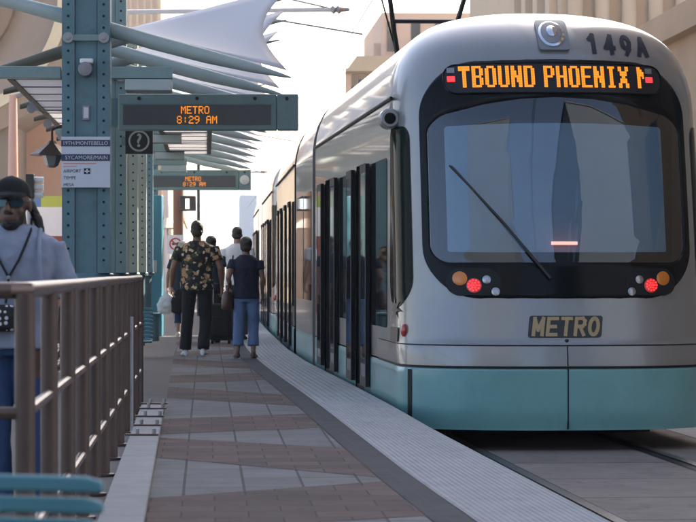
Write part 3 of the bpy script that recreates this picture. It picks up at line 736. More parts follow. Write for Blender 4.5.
# ------------------------------------------------------------------ station shelter columns
def column(label, Y, detail):
    c = thing('steel_column', label, 'column', (stx(-2.433, Y), Y, 0), R(2.9), 'teal steel shelter columns')
    H = 4.3
    # base drum, web, two perforated channels
    z0 = 1.10 if detail else .42
    MB().loft([[(q*math.cos(a), .22+q*math.sin(a), z) for a in [2*math.pi*i/28 for i in range(28)]] for q, z in ((.20, 0), (.20, z0-.06), (.25, z0-.05), (.25, z0-.01), (.24, z0))]).build('base_drum', 'teal_steel', c, smooth=40)
    B(-.10, .10, .03, .40, z0, H).build('web', 'teal_steel', c, smooth=0)
    for x0, x1 in ((-.223, -.105), (.105, .223)):
        f = MB().box(x0, x1, 0, .44, z0, H); xm = (x0+x1)/2; f.cur = 1
        z = z0+.12
        while z < H-.1:
            f.add([(xm+.013*math.cos(a), -.0025, z+.013*math.sin(a)) for a in [2*math.pi*i/12 for i in range(12)]], [tuple(range(12))])
            if x0 > 0:
                for yy in (.1, .32): f.add([(x1+.0025, yy+.013*math.cos(a), z+.013*math.sin(a)) for a in [2*math.pi*i/12 for i in range(12)]], [tuple(range(12))])
            z += .108
        f.build('channel', ['teal_steel', 'hole'], c, smooth=0)
    tp = B(-.2, .2, -.03, -.004, 3.255, 3.315).build('tie_plate', 'teal_light', c, smooth=0, bevel=.006)
    for x in (-.165, .165):
        MB().loft([[(x+q*math.cos(a), yy, 3.285+q*math.sin(a)) for a in [2*math.pi*i/14 for i in range(14)]] for q, yy in ((.05, -.03), (.05, -.04), (.022, -.04), (.022, -.055), (.004, -.057))]).build('bolt', 'galv', tp)
    # cross arms
    B(-.85, -.235, .0, .14, 2.91, 3.02).build('cross_arm', 'teal_light', c, smooth=0, bevel=.006)
    ra = B(.235, .80, .0, .14, 2.91, 3.02).build('cross_arm', 'teal_light', c, smooth=0, bevel=.006)
    B(.36, .795, -.0, .5, 2.80, 2.905).build('arm_box', 'rib', ra, smooth=0, bevel=.008)
    return c
col1 = column('nearest teal steel column with bolt holes, a destination sign and a small white light on it', 26, True)
s = MB().loft([[(q*math.cos(a), .02+dy, 2.985+q*math.sin(a)) for a in [2*math.pi*i/20 for i in range(20)]] for q, dy in ((.068, 0), (.068, -.16), (.06, -.175), (.01, -.18))])
s.build('lamp_head', 'grey_metal', col1)
B(-.052, .07, -.13, .022, 3.04, 3.085).build('lamp_cap', 'white_paint', col1, bevel=.012)
q = B(-.035, .035, .008, .03, 2.52, 2.66).build('switch_box', 'grey_metal', col1, bevel=.004); B(-.022, .022, .002, .0085, 2.54, 2.64).build('switch_label', 'white_panel', q, smooth=0)
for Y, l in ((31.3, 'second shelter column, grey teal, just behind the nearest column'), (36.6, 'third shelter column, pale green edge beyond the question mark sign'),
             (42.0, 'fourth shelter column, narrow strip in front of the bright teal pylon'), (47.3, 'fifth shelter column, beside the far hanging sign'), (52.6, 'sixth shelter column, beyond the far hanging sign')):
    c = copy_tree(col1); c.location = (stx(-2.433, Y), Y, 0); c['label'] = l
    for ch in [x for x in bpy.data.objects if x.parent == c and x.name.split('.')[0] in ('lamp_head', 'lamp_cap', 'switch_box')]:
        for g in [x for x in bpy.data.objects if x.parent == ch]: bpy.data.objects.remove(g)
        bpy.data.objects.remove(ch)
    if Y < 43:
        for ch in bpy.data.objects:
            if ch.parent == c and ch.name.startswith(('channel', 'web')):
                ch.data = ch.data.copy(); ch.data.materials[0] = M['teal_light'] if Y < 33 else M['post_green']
# station name board on first column
sb = thing('destination_board', 'white destination board with two navy bands fixed to the nearest teal column', 'sign', (stx(-2.433, 26)+.0, 25.96, 2.13))
B(-.225, .228, -.012, 0, -.235, .235).build('board', 'white_panel', sb, smooth=0)
B(-.225, .228, -.016, -.0125, .145, .205).build('band', 'navy_panel', sb, smooth=0); B(-.225, .228, -.016, -.0125, .01, .072).build('band', 'navy_panel', sb, smooth=0)
F = lambda yy: (lambda ox, oz: (lambda x, y: (ox+x, yy, oz+y)))
text_on('lettering', '19TH/MONTEBELLO', .047, 'white_panel', sb, F(-.0185)(0, .174))
text_on('lettering', 'SYCAMORE/MAIN', .05, 'white_panel', sb, F(-.0185)(.01, .04))
for t, z in (('AIRPORT', -.085), ('TEMPE', -.148), ('MESA', -.212)): text_on('lettering', t, .041, 'navy_text', sb, F(-.0145)(-.205, z), align='LEFT')
B(-.205, .1, -.0145, -.0125, -.018, -.011).build('red_rule', 'red_text', sb, smooth=0); B(-.205, -.08, -.0145, -.0125, -.044, -.037).build('red_rule', 'red_text', sb, smooth=0)
ic = B(-.015, .045, -.0145, -.0125, -.112, -.058).build('icon', 'navy_text', sb, smooth=0)
MB().box(.009, .021, -.017, -.0148, -.106, -.064).box(-.008, .038, -.0165, -.0148, -.091, -.079).build('icon_mark', 'white_panel', ic, smooth=0)

# hanging led signs
def led5(lines, x0c, z0, p, y, parent):
    for li, (txt, dx) in enumerate(lines):
        for ci, ch in enumerate(txt):
            if ch == ' ': continue
            mb = MB()
            for r_, row in enumerate(G5[ch].split()):
                for c, b in enumerate(row):
                    if b == '1':
                        x = x0c+dx+(ci*6+c)*p; z = z0-li*.098-r_*p*1.12; mb.add([(x, y, z-p*1.0), (x+p*.9, y, z-p*1.0), (x+p*.9, y, z), (x, y, z)], [(0, 1, 2, 3)])
            mb.build('led_character', 'led', parent, smooth=0)
def hang_sign(label, loc, speaker):
    t = thing('led_sign', label, 'sign', loc, 0, 'hanging led time signs')
    MB().box(0, 1.585, 0, .22, 0, .36).build('casing', 'teal_light', t, smooth=0, bevel=.01)
    e = B(1.59, 1.80, 0, .22, 0, .36).build('end_box', 'teal_light', t, smooth=0, bevel=.01)
    d = B(.05, 1.53, -.006, .02, .05, .25).build('display', 'display', t, smooth=0)
    B(.03, 1.55, -.004, .01, .25, .262).build('display_frame', 'teal_steel', t, smooth=0)
    led5([('METRO', .04), ('8:29 AM', 0)], .59, .238, .0098, -.009, d)
    for x in (.21, .79, 1.37, 1.69):
        MB().loft([[(x+.018*math.cos(a), yy, .315+.018*math.sin(a)) for a in [2*math.pi*i/12 for i in range(12)]] for yy in (-.012, .0)]).build('knob', 'black_sign', t)
    if speaker: MB().loft([[(1.69+q*math.cos(a), yy, .18+q*math.sin(a)) for a in [2*math.pi*i/20 for i in range(20)]] for q, yy in ((.085, .0), (.085, -.03), (.06, -.04), (.01, -.042))]).build('speaker', 'white_paint', e)
    B(-.12, -.002, .04, .18, .04, .32).build('bracket', 'teal_steel', t, smooth=0)
    return t
hang_sign('nearer hanging sign with amber dots reading METRO 8:29 AM, beside the nearest column', (X(118, 28), 28, 2.53), False)
hang_sign('farther hanging sign with amber dots and a white round speaker at its end', (X(150, 50), 50, Zp(190, 50)), True)
# question sign
qs = thing('information_sign', 'small square black sign with a circled question mark under the nearer led sign', 'sign', (X(139, 30.4), 30.4, Zp(141, 30.4)))
B(-.15, .15, 0, .06, -.14, .14).build('panel', 'black_sign', qs, smooth=0, bevel=.004)
MB().loft([[(q*math.cos(a), yy, q*math.sin(a)) for a in [2*math.pi*i/32 for i in range(32)]] for q, yy in ((.115, -.001), (.115, -.006), (.095, -.006), (.095, -.001))], caps=False).build('ring', 'cream_text', qs)
text_on('question_mark', '?', .2, 'cream_text', qs, F(-.006)(0, .0), bold=.004)
B(-.19, -.15, .01, .05, -.05, .05).build('bracket', 'teal_steel', qs, smooth=0)

# ------------------------------------------------------------------ canopy
beam = tag(T([(stx(-2.433, 26.6), 26.6, 3.36), (stx(-2.433, 58), 58, 3.36)], .07, 12).build('canopy_beam', 'rib'), 'long grey green tube running along the tops of the shelter columns', 'beam')
def rib_mesh(full):
    mb = MB(); rg = []
    for x, z, h, w in (((-.95, 3.70, .065, .05), (-.2, 3.50, .075, .055)) if full else ((-.05, 3.455, .07, .05),))+((.6, 3.27, .075, .055), (1.1, 3.14, .07, .05), (1.5, 3.04, .05, .04), (1.8, 2.965, .022, .02), (1.9, 2.94, .008, .008)):
        rg.append([(x, w*math.cos(a), z+h*math.sin(a)) for a in [2*math.pi*i/14 for i in range(14)]])
    return mb.loft(rg)
def arm_mesh():
    mb = MB(); rg = []
    for x, z, h, w in ((.05, 3.34, .07, .05), (.7, 3.53, .06, .05), (1.3, 3.68, .05, .04), (1.7, 3.78, .03, .03), (1.97, 3.83, .006, .006)):
        rg.append([(x, w*math.cos(a), z+h*math.sin(a)) for a in [2*math.pi*i/12 for i in range(12)]])
    return mb.loft(rg)
def left_rib():
    mb = MB(); rg = []
    for x, z, h in ((-1.0, 2.98, .03), (-.5, 3.12, .06), (-.1, 3.25, .07)):
        rg.append([(x, .06*math.cos(a), z+h*math.sin(a)) for a in [2*math.pi*i/12 for i in range(12)]])
    return mb.loft(rg)
def sail_mesh():
    mb = MB(); nu, nv = 16, 12; v = []
    for i in range(nu+1):
        s_ = i/nu
        for j in range(nv+1):
            t = j/nv
            xa = 0.0+1.86*s_; lo = Vector((xa, 0, 3.42-.262*xa+.05+.0*s_)); xb = .1+1.85*s_; hi = Vector((xb, 1.3, 3.34+.265*xb+.05))
            p = lo.lerp(hi, t); bow = math.sin(math.pi*t)
            p.x -= .26*s_*s_*bow; p.z -= .10*bow*math.sin(math.pi*min(1, s_*1.0))+.0
            v.append(tuple(p))
    n = nv+1
    mb.add(v, [(i*n+j, (i+1)*n+j, (i+1)*n+j+1, i*n+j+1) for i in range(nu) for j in range(nv)])
    return mb
ORD = ['nearest', 'second', 'third', 'fourth', 'fifth', 'sixth', 'seventh', 'eighth', 'ninth', 'tenth', 'eleventh']
rm = am = sm_ = lm = None
for i in range(11):
    Y = 26+2.6*i; xo = stx(-2.433, Y)+.0
    t = thing('cantilever_support', ORD[i]+' pair of tapered grey canopy arms counted from the nearest column', 'canopy arm', (xo, Y+.25, 0), R(2.9), 'tapered canopy arms')
    if i < 2: r0 = rib_mesh(i == 0).build('lower_arm', 'rib', t, smooth=60)
    if i == 1: rm = r0.data
    if i == 0: a0 = arm_mesh().build('upper_arm', 'rib', t, smooth=60, loc=(0, 1.3, 0)); am = a0.data; l0 = left_rib().build('rear_arm', 'olive', t, smooth=60, loc=(0, .3, 0)); lm = l0.data
    else:
        for nm, d, lc in ((('lower_arm', rm, (0, 0, 0)),) if i > 1 else ())+(('upper_arm', am, (0, 1.3, 0)), ('rear_arm', lm, (0, .3, 0))):
            o = bpy.data.objects.new(nm, d); col.objects.link(o); o.parent = t; o.location = lc
    if i == 0: so = sail_mesh().build('canopy_sail', 'sail', smooth=80); sm_ = so.data
    else: so = bpy.data.objects.new('canopy_sail', sm_); col.objects.link(so)
    so.location = (xo, Y+.25, .03); so.rotation_euler.z = R(2.9)
    md = so.modifiers.new('thickness', 'SOLIDIFY'); md.thickness = .006
    tag(so, ORD[i]+' white fabric sail stretched between the canopy arms, counted from the nearest column', 'fabric sail', 'white canopy sails')
# louvre panels
def louvre(label, x26, Y0, L, n):
    t = thing('louvre_panel', label, 'louvre', (stx(x26, Y0), Y0, 2.88), R(2.9), 'slatted shade panels')
    for x in (0, .62): B(x, x+.06, 0, L, .03, .065).build('side_rail', 'olive', t, smooth=0)
    for i in range(n):
        y = L*(i+.0)/n; B(.062, .618, y, y+.16, .04, .052).build('cross_bar', 'olive', t, smooth=0)
        B(.064, .616, y+.163, y+L/n-.003, .042, .05).build('slat_pane', 'frost', t, smooth=0)
    return t
louvre('slatted pale shade panel left of the nearest column', -3.18, 26.2, 9, 8)
louvre('slatted pale shade panel right of the columns, above the question mark sign', -1.92, 34, 9, 8)
for i, Y in enumerate((29, 32, 35, 38)):
    t = thing('floodlight', ['nearest', 'second', 'third', 'fourth'][i]+' small floodlight clipped under the left slatted panel', 'light', (stx(-3.12, Y), Y, 2.80), 0, 'small floodlights under the slatted panel')
    MB().loft([[(q*math.cos(a), dy, q*math.sin(a)) for a in [2*math.pi*k/14 for k in range(14)]] for q, dy in ((.02, .08), (.04, .02), (.05, -.07))]).build('lamp_head', 'grey_metal', t)
    B(-.012, .012, .0, .03, .03, .09).build('bracket', 'grey_metal', t, smooth=0)
# lantern lamp left of column
ln = thing('hanging_lantern', 'brown cone shaded lantern hanging left of the nearest column', 'lantern', (X(52, 27), 27, Zp(150, 27)))
MB().loft([[(q*math.cos(a), q*math.sin(a), z) for a in [2*math.pi*k/6 for k in range(6)]] for q, z in ((.03, .09), (.05, .06), (.21, -.04), (.21, -.055))]).build('shade', 'lamp_brown', ln, smooth=0)
MB().loft([[(q*math.cos(a), q*math.sin(a), z) for a in [2*math.pi*k/6 for k in range(6)]] for q, z in ((.10, -.055), (.06, -.15), (.03, -.17))]).build('glass', 'grey_metal', ln, smooth=0)
T([(0, 0, .09), (0, 0, .2), (.12, 0, .24), (.22, 0, .22)], .014, 8).build('arm', 'lamp_brown', ln)
# bright teal pylon and its low drum
py = thing('ticket_pylon', 'tall narrow bright teal ticket pylon standing on the far platform', 'ticket machine', (X(155, 48), 48, 0))
B(-.115, .115, -.0, .5, 0, 2.42).build('body', mat('bright_teal_enamel', (.06, .25, .34), .4, var=.06), py, bevel=.01)
B(-.03, .03, -.02, .01, 1.1, 1.3).build('card_slot', 'grey_light', py, bevel=.004)
dr = MB().loft([[(q*math.cos(a), q*math.sin(a), z) for a in [2*math.pi*i/24 for i in range(24)]] for q, z in ((.15, 0), (.15, .40), (.17, .41), (.17, .44), (.15, .45))]).build('litter_drum', 'teal_steel', loc=(X(150, 45), 45, 0))
tag(dr, 'short teal drum standing beside the bright teal pylon', 'drum')
# ------------------------------------------------------------------ buildings and street behind
M['tan_wall'] = mat('tan_stucco', (.50, .33, .195), .85, var=.08, vscale=.6, bump=.2, bscale=8, dirt=.12, dscale=.25)
M['brown_wall'] = mat('tan_brown_stucco', (.37, .24, .145), .85, var=.08, vscale=.6, bump=.2, bscale=8, dirt=.15, dscale=.25)
M['cream_wall'] = mat('cream_stone', (.48, .39, .275), .85, var=.08, vscale=.5, dirt=.1, dscale=.3)
M['pink_wall'] = mat('pink_stucco', (.60, .44, .34), .85, var=.06, vscale=.3)
M['terracotta'] = mat('terracotta_stucco', (.50, .33, .245), .85, var=.06, vscale=.7, bump=.15, bscale=10, dirt=.1, dscale=.3)
M['taupe'] = mat('taupe_metal_cladding', (.28, .225, .175), .6, .1, var=.12, vscale=.8)
M['taupe_dark'] = mat('dark_taupe_cladding', (.21, .165, .125), .6, .1, var=.1, vscale=.8)
M['cream_trim'] = mat('cream_trim', (.62, .55, .38), .7, var=.05)
M['win'] = mat('window_pane', (.04, .055, .065), .06, 0, spec=.7)
M['office'] = mat('dark_blue_grey_curtain_wall', (.10, .125, .16), .8, var=.06, vscale=.4)
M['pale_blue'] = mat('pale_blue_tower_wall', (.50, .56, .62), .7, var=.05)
def building(name, label, x0, x1, y0, y1, h, m, faces, fh=3.6, ww=1.5, wh=2.0, gap=1.6, cornice=True, z0=-.37, wm='win', cmat=None):
    """faces: list of (axis side, from, to) with windows. Origin on the ground at the near left corner"""
    t = thing(name, label, 'building', (x0, y0, z0), SLr)
    W, D, Hh = x1-x0, y1-y0, h-z0
    B(0, W, 0, D, 0, Hh).build('wall', m, t, smooth=0)
    if cornice: B(-.25, W+.25, -.25, D+.25, Hh-.02+.022, Hh+.55).build('cornice', cmat or m, t, smooth=0)
    mesh = {}; n = 0
    for side, zfrom, zto in faces:
        Lg = D if side in 'LR' else W
        k = int((Lg-gap)//(ww+gap)); st = (Lg-k*ww)/(k+1) if k else 0
        z = zfrom
        while z+wh < zto:
            for i in range(k):
                if n >= 96: break
                a = st+i*(ww+st)
                if side not in mesh:
                    mb = MB(); fr = MB()
                    if side == 'L': mb.box(-.02, .05, 0, ww, 0, wh); fr.box(-.10, .0, -.12, ww+.12, -.16, -.02)
                    elif side == 'R': mb.box(-.05, .02, 0, ww, 0, wh); fr.box(.0, .10, -.12, ww+.12, -.16, -.02)
                    elif side == 'F': mb.box(0, ww, -.02, .05, 0, wh); fr.box(-.12, ww+.12, -.10, .0, -.16, -.02)
                    else: mb.box(0, ww, -.05, .02, 0, wh); fr.box(-.12, ww+.12, .0, .10, -.16, -.02)
                    o = mb.build('window', wm, t, smooth=0); s_ = fr.build('sill', cmat or m, o, smooth=0); mesh[side] = (o.data, s_.data)
                else:
                    o = bpy.data.objects.new('window', mesh[side][0]); col.objects.link(o); o.parent = t
                    s_ = bpy.data.objects.new('sill', mesh[side][1]); col.objects.link(s_); s_.parent = o
                o.location = (0, a, z) if side == 'L' else (W, a, z) if side == 'R' else (a, 0, z) if side == 'F' else (a, D, z)
                n += 1
            z += fh
    return t
SLr = R(2.9)
# right side of the street
building('shade_tower', 'tall tan tower added out of view on the right to shade the near platform', 9.2, 34, 17, 46, 34, 'tan_wall', [('L', 4.4, 34)], ww=2.2, gap=2.6)  # unseen tower, added and sized to keep the sun off the near platform
tb_ = building('low_building', 'low plain tan building on the right behind the silver train roof', 6.75, 26, 47.5, 67, 5.6, 'brown_wall', [('L', 1.2, 4.6)], ww=2.4, gap=3)
cb = building('columned_building', 'cream building with tall upright columns above the train roof', 7.9, 30, 104, 140, 17, 'cream_wall', [], cornice=True)
for i in range(7):
    T([(.5+1.0*i*1.0, -.35, 0), (.5+1.0*i, -.35, 17.3)], .28, 14).build('pilaster', 'cream_wall', cb)
for i in range(4):
    B(-.3, -.01, 1+4*i, 2.4+4*i, 0, 17.3).build('pilaster', 'cream_wall', cb, smooth=0)
# stepped pink tower
pk = thing('stepped_tower', 'pale pink stepped tower with a jutting cornice beyond the train', 'building', (X(337, 150), 150, -.37), SLr)
zz = lambda py: Zp(py, 150)+.37
xx = lambda px: X(px, 150)-X(337, 150)
B(xx(383), xx(383)+15, .8, 18, 0, zz(11)).build('tower_block', 'pink_wall', pk, smooth=0)
B(xx(376), xx(383)-.004, 2.0, 16, 0, zz(40)).build('side_block', 'pink_wall', pk, smooth=0)
MB().hull8([(xx(346), .0, 0), (xx(346)+14, .0, 0), (xx(346)+14, .79, 0), (xx(346), .79, 0), (xx(346), 0, zz(68)), (xx(346)+14, 0, zz(68)), (xx(346)+14, .79, zz(68)), (xx(346), .79, zz(68))]).build('lower_block', 'pink_wall', pk, smooth=0)
MB().hull8([(xx(345), -.9, zz(72)), (xx(345)+14, -.9, zz(72)), (xx(345)+14, -.01, zz(74)), (xx(345), -.01, zz(74)), (xx(356), -.9, zz(57)), (xx(356)+14, -.9, zz(57)), (xx(356)+14, -.01, zz(57)), (xx(356), -.01, zz(57))]).build('cornice', 'cream_wall', pk, smooth=0)
B(xx(352), xx(371), -.06, .05, zz(88), zz(74)).build('window', 'win', pk, smooth=0)
for i in range(3): B(xx(372)+i*2+.3, xx(372)+i*2+1.7, -.06, .05, zz(88), zz(74)).build('window', 'win', pk, smooth=0)
for i in range(4): B(xx(388)+i*1.3, xx(388)+i*1.3+.5, .74, .85, zz(50), zz(20)).build('window', 'win', pk, smooth=0)
building('street_building', 'pale pink low building beyond the far end of the train', -.2, 14, 172, 200, 8.5, 'pink_wall', [('F', 2, 8)])
# left side of the street
building('terracotta_building', 'plain terracotta building at the far left behind the traffic signal', -22, -7.1, 84, 100, 7.4, 'terracotta', [], cornice=False)
dm = thing('arena_dish', 'big round taupe dish with a cream curved stripe at the upper left', 'building', (X(-62, 80), 80, Zp(-8, 80)))
px80 = 80/2800
def ring(r0, r1, y0, y1, y2=None):
    n = 96; mb = MB(); pts = []
    rg = [[(r*px80*math.cos(2*math.pi*i/n), yy, r*px80*math.sin(2*math.pi*i/n)) for i in range(n)] for r, yy in ((r0, y0), (r1, y1), (r1, 5), (r0, 5))]
    return mb.loft(rg+[rg[0]], caps=False)
ring(1, 77, -1.5, .0).build('centre_disc', 'taupe_dark', dm, smooth=40)
ring(77.2, 104, .35, .2).build('rim_band', 'taupe', dm, smooth=40)
ring(104.1, 120, .16, .06).build('outer_band', 'taupe', dm, smooth=40)
ring(120.1, 131, -.05, -.05).build('cream_stripe', 'cream_trim', dm, smooth=40)
ring(131.1, 150, .1, .3).build('edge_band', 'taupe', dm, smooth=40)
B(-2, 2, .6, 4.9, -9.5, -.5).build('pier', 'taupe_dark', dm, smooth=0)
hr = thing('high_rise', 'distant pink ribbed high rise rising between the nearest column and the sails', 'building', (X(70, 210), 210, -.37), SLr)
wd = X(161, 210)-X(70, 210)
B(0, wd, 0, 14, 0, 34).build('wall', 'pink_wall', hr, smooth=0)
for i in range(14): B(wd-.3-i*.52, wd-.12-i*.52, -.35, -.01, 0, 34.1).build('rib', 'cream_wall', hr, smooth=0)
for i in range(5): B(wd-7, wd-.02, -.16, -.012, 15+3.6*i, 15.9+3.6*i).build('window_band', 'win', hr, smooth=0)
building('street_building', 'cream low building on the left side of the street behind the far shelter', -19, -7.2, 112, 150, 6.2, 'cream_wall', [('R', 1, 6), ('F', 1, 6)])
building('street_building', 'far cream building on the left beyond the low cream one', -24, -9.5, 160, 200, 9, 'cream_wall', [('R', 1, 8.5), ('F', 1, 8.5)])
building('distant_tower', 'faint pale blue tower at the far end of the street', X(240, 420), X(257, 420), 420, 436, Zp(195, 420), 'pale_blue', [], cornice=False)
# street canyon behind the viewpoint (mirrored in the windscreen)
building('office_block', 'tall grey office block behind the viewpoint on the left', -44, -1.5, -110, -50, 60, 'office', [('F', 5, 60)], ww=3, gap=2.6)
building('office_block', 'tall grey office block behind the viewpoint on the right', 20, 46, -96, -16, 40, 'office', [('L', 5, 40)], ww=3, gap=2.6)
# low painted street wall at left
mw = thing('painted_wall', 'low street wall with yellow, blue and green painted stripes at the far left', 'wall', (-8.8, 62, -.37))
def cm(n_, c): return mat(n_, c, .7, var=.05)
zz6 = lambda py: Zp(py, 62)+.37
B(0, 4.4, 0, .3, 0, zz6(236)).build('red_base', cm('red_wall_paint', (.28, .07, .045)), mw, smooth=0)
B(0, 4.4, 0, .3, zz6(236)+.002, zz6(207)).build('white_band', 'white_paint', mw, smooth=0)
xs = 0
for i, (w_, c) in enumerate(((1.5, (.5, .42, .05)), (.5, (.1, .2, .4)), (.55, (.45, .5, .07)), (.5, (.12, .2, .38)), (.6, (.5, .42, .05)), (.74, (.35, .45, .08)))):
    B(xs+.002, xs+w_, -.0, .3, zz6(207)+.002, zz6(196)).build('painted_stripe', cm('mural_paint', c), mw, smooth=0); xs += w_
# street pole and signals
sp = thing('street_pole', 'slim pinkish street lighting pole at the far left', 'pole', (X(13, 60), 60, -.37))
T([(0, 0, 0), (0, 0, 3.4), (0, 0, Zp(95, 60)+.37)], [.13, .11, .085], 14).build('shaft', cm('pinkish_pole_paint', (.5, .30, .24)), sp)
MB().loft([[(.2*a, .2*b, z) for a, b in ((-1, -1), (1, -1), (1, 1), (-1, 1))] for z in (0, .3)]).build('base', 'grey_metal', sp, smooth=0)
T([(0, 0, Zp(97, 60)+.37), (.35, 0, Zp(92, 60)+.37)], .05, 8).build('arm', 'grey_metal', sp)
ts = thing('traffic_signal', 'grey traffic signal with three hooded lamps beside the man in the cap', 'traffic signal', (X(33, 40), 40, -.37))
B(-.10, .02, -.08, .12, Zp(198, 40)+.37, Zp(174, 40)+.37).build('housing', 'black_paint', ts, smooth=0, bevel=.01)
for i, py_ in enumerate((180, 187.3, 194.5)):
    z = Zp(py_, 40)+.37
    MB().loft([[(xx_, q*math.cos(a), z+q*math.sin(a)) for a in [2*math.pi*k/14 for k in range(14)]] for q, xx_ in ((.048, .02), (.045, .15), (.04, .15), (.04, .03))]).build('hood', 'grey_light', ts)
T([(-.04, .05, 0), (-.04, .05, Zp(198, 40)+.37)], .05, 10).build('post', 'grey_metal', ts)
ps = thing('pedestrian_signal', 'black box pedestrian signal showing white on a rust brown pole', 'pedestrian signal', (X(178, 66), 66, -.37))
zp6 = lambda py: Zp(py, 66)+.37
T([(0, .1, 0), (0, .1, zp6(155))], .12, 12).build('pole', cm('rust_brown_pole', (.16, .07, .04)), ps)
B(.05, .43, -.25, -.03, zp6(211), zp6(196)).build('box', 'black_paint', ps, bevel=.02)
B(.19, .28, -.26, -.251, zp6(209), zp6(199)).build('walk_light', emat('white_signal', (.9, .95, 1), 1.3), ps, smooth=0)
bp = thing('utility_pole', 'slim black pole beside the pedestrian signal', 'pole', (X(198.5, 70), 70, -.37))
T([(0, 0, 0), (0, 0, Zp(148, 70)+.37)], .04, 8).build('shaft', 'black_paint', bp)
T([(0, 0, Zp(152, 70)+.37), (.3, 0, Zp(146, 70)+.37)], .02, 6).build('bracket', 'black_paint', bp)
ns = thing('prohibition_sign', 'white square sign with a red crossed circle left of the floral shirt', 'sign', (X(175, 56), 56, -.37))
zn = lambda py: Zp(py, 56)+.37
T([(0, .04, 0), (0, .04, zn(236))], .025, 8).build('post', 'galv', ns)
B(-.15, .17, 0, .015, zn(254), zn(235)).build('panel', 'white_paint', ns, smooth=0)
cz = zn(244)
M['sign_red'] = mat('sign_red', (.5, .03, .03), .5)
MB().loft([[(.01+q*math.cos(a), yy, cz+q*math.sin(a)) for a in [2*math.pi*i/28 for i in range(28)]] for q, yy in ((.125, -.001), (.125, -.006), (.095, -.006), (.095, -.001))], caps=False).build('ring', 'sign_red', ns)
MB().hull8([(-.075, -.006, cz+.06), (-.055, -.006, cz+.08), (-.055, -.001, cz+.08), (-.075, -.001, cz+.06), (.075, -.006, cz-.08), (.095, -.006, cz-.06), (.095, -.001, cz-.06), (.075, -.001, cz-.08)]).build('slash', 'sign_red', ns, smooth=0)
MB().box(-.06, .05, -.005, -.001, cz-.02, cz+.025).box(.05, .075, -.005, -.001, cz-.05, cz+.04).build('symbol', 'black_paint', ns, smooth=0)
um = thing('patio_umbrella', 'beige patio umbrella on the far left pavement', 'umbrella', (X(167, 74), 74, -.37))
zu = lambda py: Zp(py, 74)+.37
MB().loft([[(q*math.cos(a), q*math.sin(a), z) for a in [2*math.pi*k/8 for k in range(8)]] for q, z in ((.03, zu(218)), (.12, zu(220)), (.45, zu(228)), (.44, zu(229)))]).build('canopy', cm('beige_canvas', (.62, .5, .38)), um, smooth=20)
T([(0, 0, 0), (0, 0, zu(220))], .03, 8).build('pole', 'white_paint', um)
MB().loft([[(q*math.cos(a), q*math.sin(a), z) for a in [2*math.pi*k/16 for k in range(16)]] for q, z in ((.28, 0), (.28, .08), (.06, .1))]).build('base', 'grey_metal', um)
# catenary
def cat_pole(label, Y, xe, xp):
    t = thing('catenary_pole', label, 'pole', (xp, Y, -.37), 0, 'overhead line poles')
    T([(0, 0, 0), (0, 0, 7.6)], [.14, .10], 12).build('mast', 'grey_light', t)
    z = 6.39; L = xe-xp
    T([(0, 0, z), (L, 0, z+.05)], .045, 8).build('bracket_arm', 'grey_light', t)
    T([(0, 0, z+1.0), (L*.93, 0, z+.08)], .018, 6).build('stay', 'grey_metal', t)
    T([(L*.5, 0, z), (L+.35, 0, z-.42)], .02, 6).build('steady_arm', 'grey_metal', t)
    MB().loft([[(L+xo_, q*math.cos(a), z+.05+q*math.sin(a)) for a in [2*math.pi*k/10 for k in range(10)]] for q, xo_ in ((.05, -.25), (.09, -.2), (.05, -.15), (.09, -.1), (.05, -.05), (.03, .1))]).build('insulator', 'grey_metal', t)
    return t
for Y, l in ((53, 'nearest overhead line pole, its grey arm reaching out above the sails'), (97, 'second overhead line pole, farther along the track'), (140, 'third overhead line pole, far down the street')):
    cat_pole(l, Y, cen(Y)+.05, stx(-2.433, Y)-.6 if Y < 60 else X(165, Y))
wy = [-8]+list(range(0, 190, 6))
wc = lambda Y: cen(Y) if Y < 130 else cen(130)-.0535*(Y-130)
tag(T([(wc(y), y, 5.30) for y in wy], .009, 5).build('contact_wire', 'black_paint'), 'lower overhead wire running above the track', 'wire')
tag(T([(wc(y), y, 6.4-.35*math.sin(math.pi*((y-9) % 44)/44)) for y in wy], .009, 5).build('messenger_wire', 'black_paint'), 'upper sagging overhead wire running above the track', 'wire')
for Y, z, l in ((45, 5.75, 'thin cross wire spanning the street just above the train roof'), (62, 9.0, 'thin cross wire high over the street, sloping down to the right')):
    tag(T([(X(150, Y), Y, z+.15), (X(300, Y), Y, z), (X(480, Y), Y, z-.1)], .010, 5).build('span_wire', 'black_paint'), l, 'wire')

# thin bright morning air
M['haze'] = bpy.data.materials.new('morning_haze'); M['haze'].use_nodes = True
hn = M['haze'].node_tree; hn.nodes.clear(); ho = hn.nodes.new('ShaderNodeOutputMaterial'); hv = hn.nodes.new('ShaderNodeVolumePrincipled')
hv.inputs['Color'].default_value = (.95, .96, 1, 1); hv.inputs['Density'].default_value = .00035; hv.inputs['Anisotropy'].default_value = .25
hn.links.new(hv.outputs[0], ho.inputs['Volume'])
hz = B(-1550, 1550, -420, 3050, -1.4, 64).build('haze', 'haze', smooth=0); struct(hz, 'stuff')
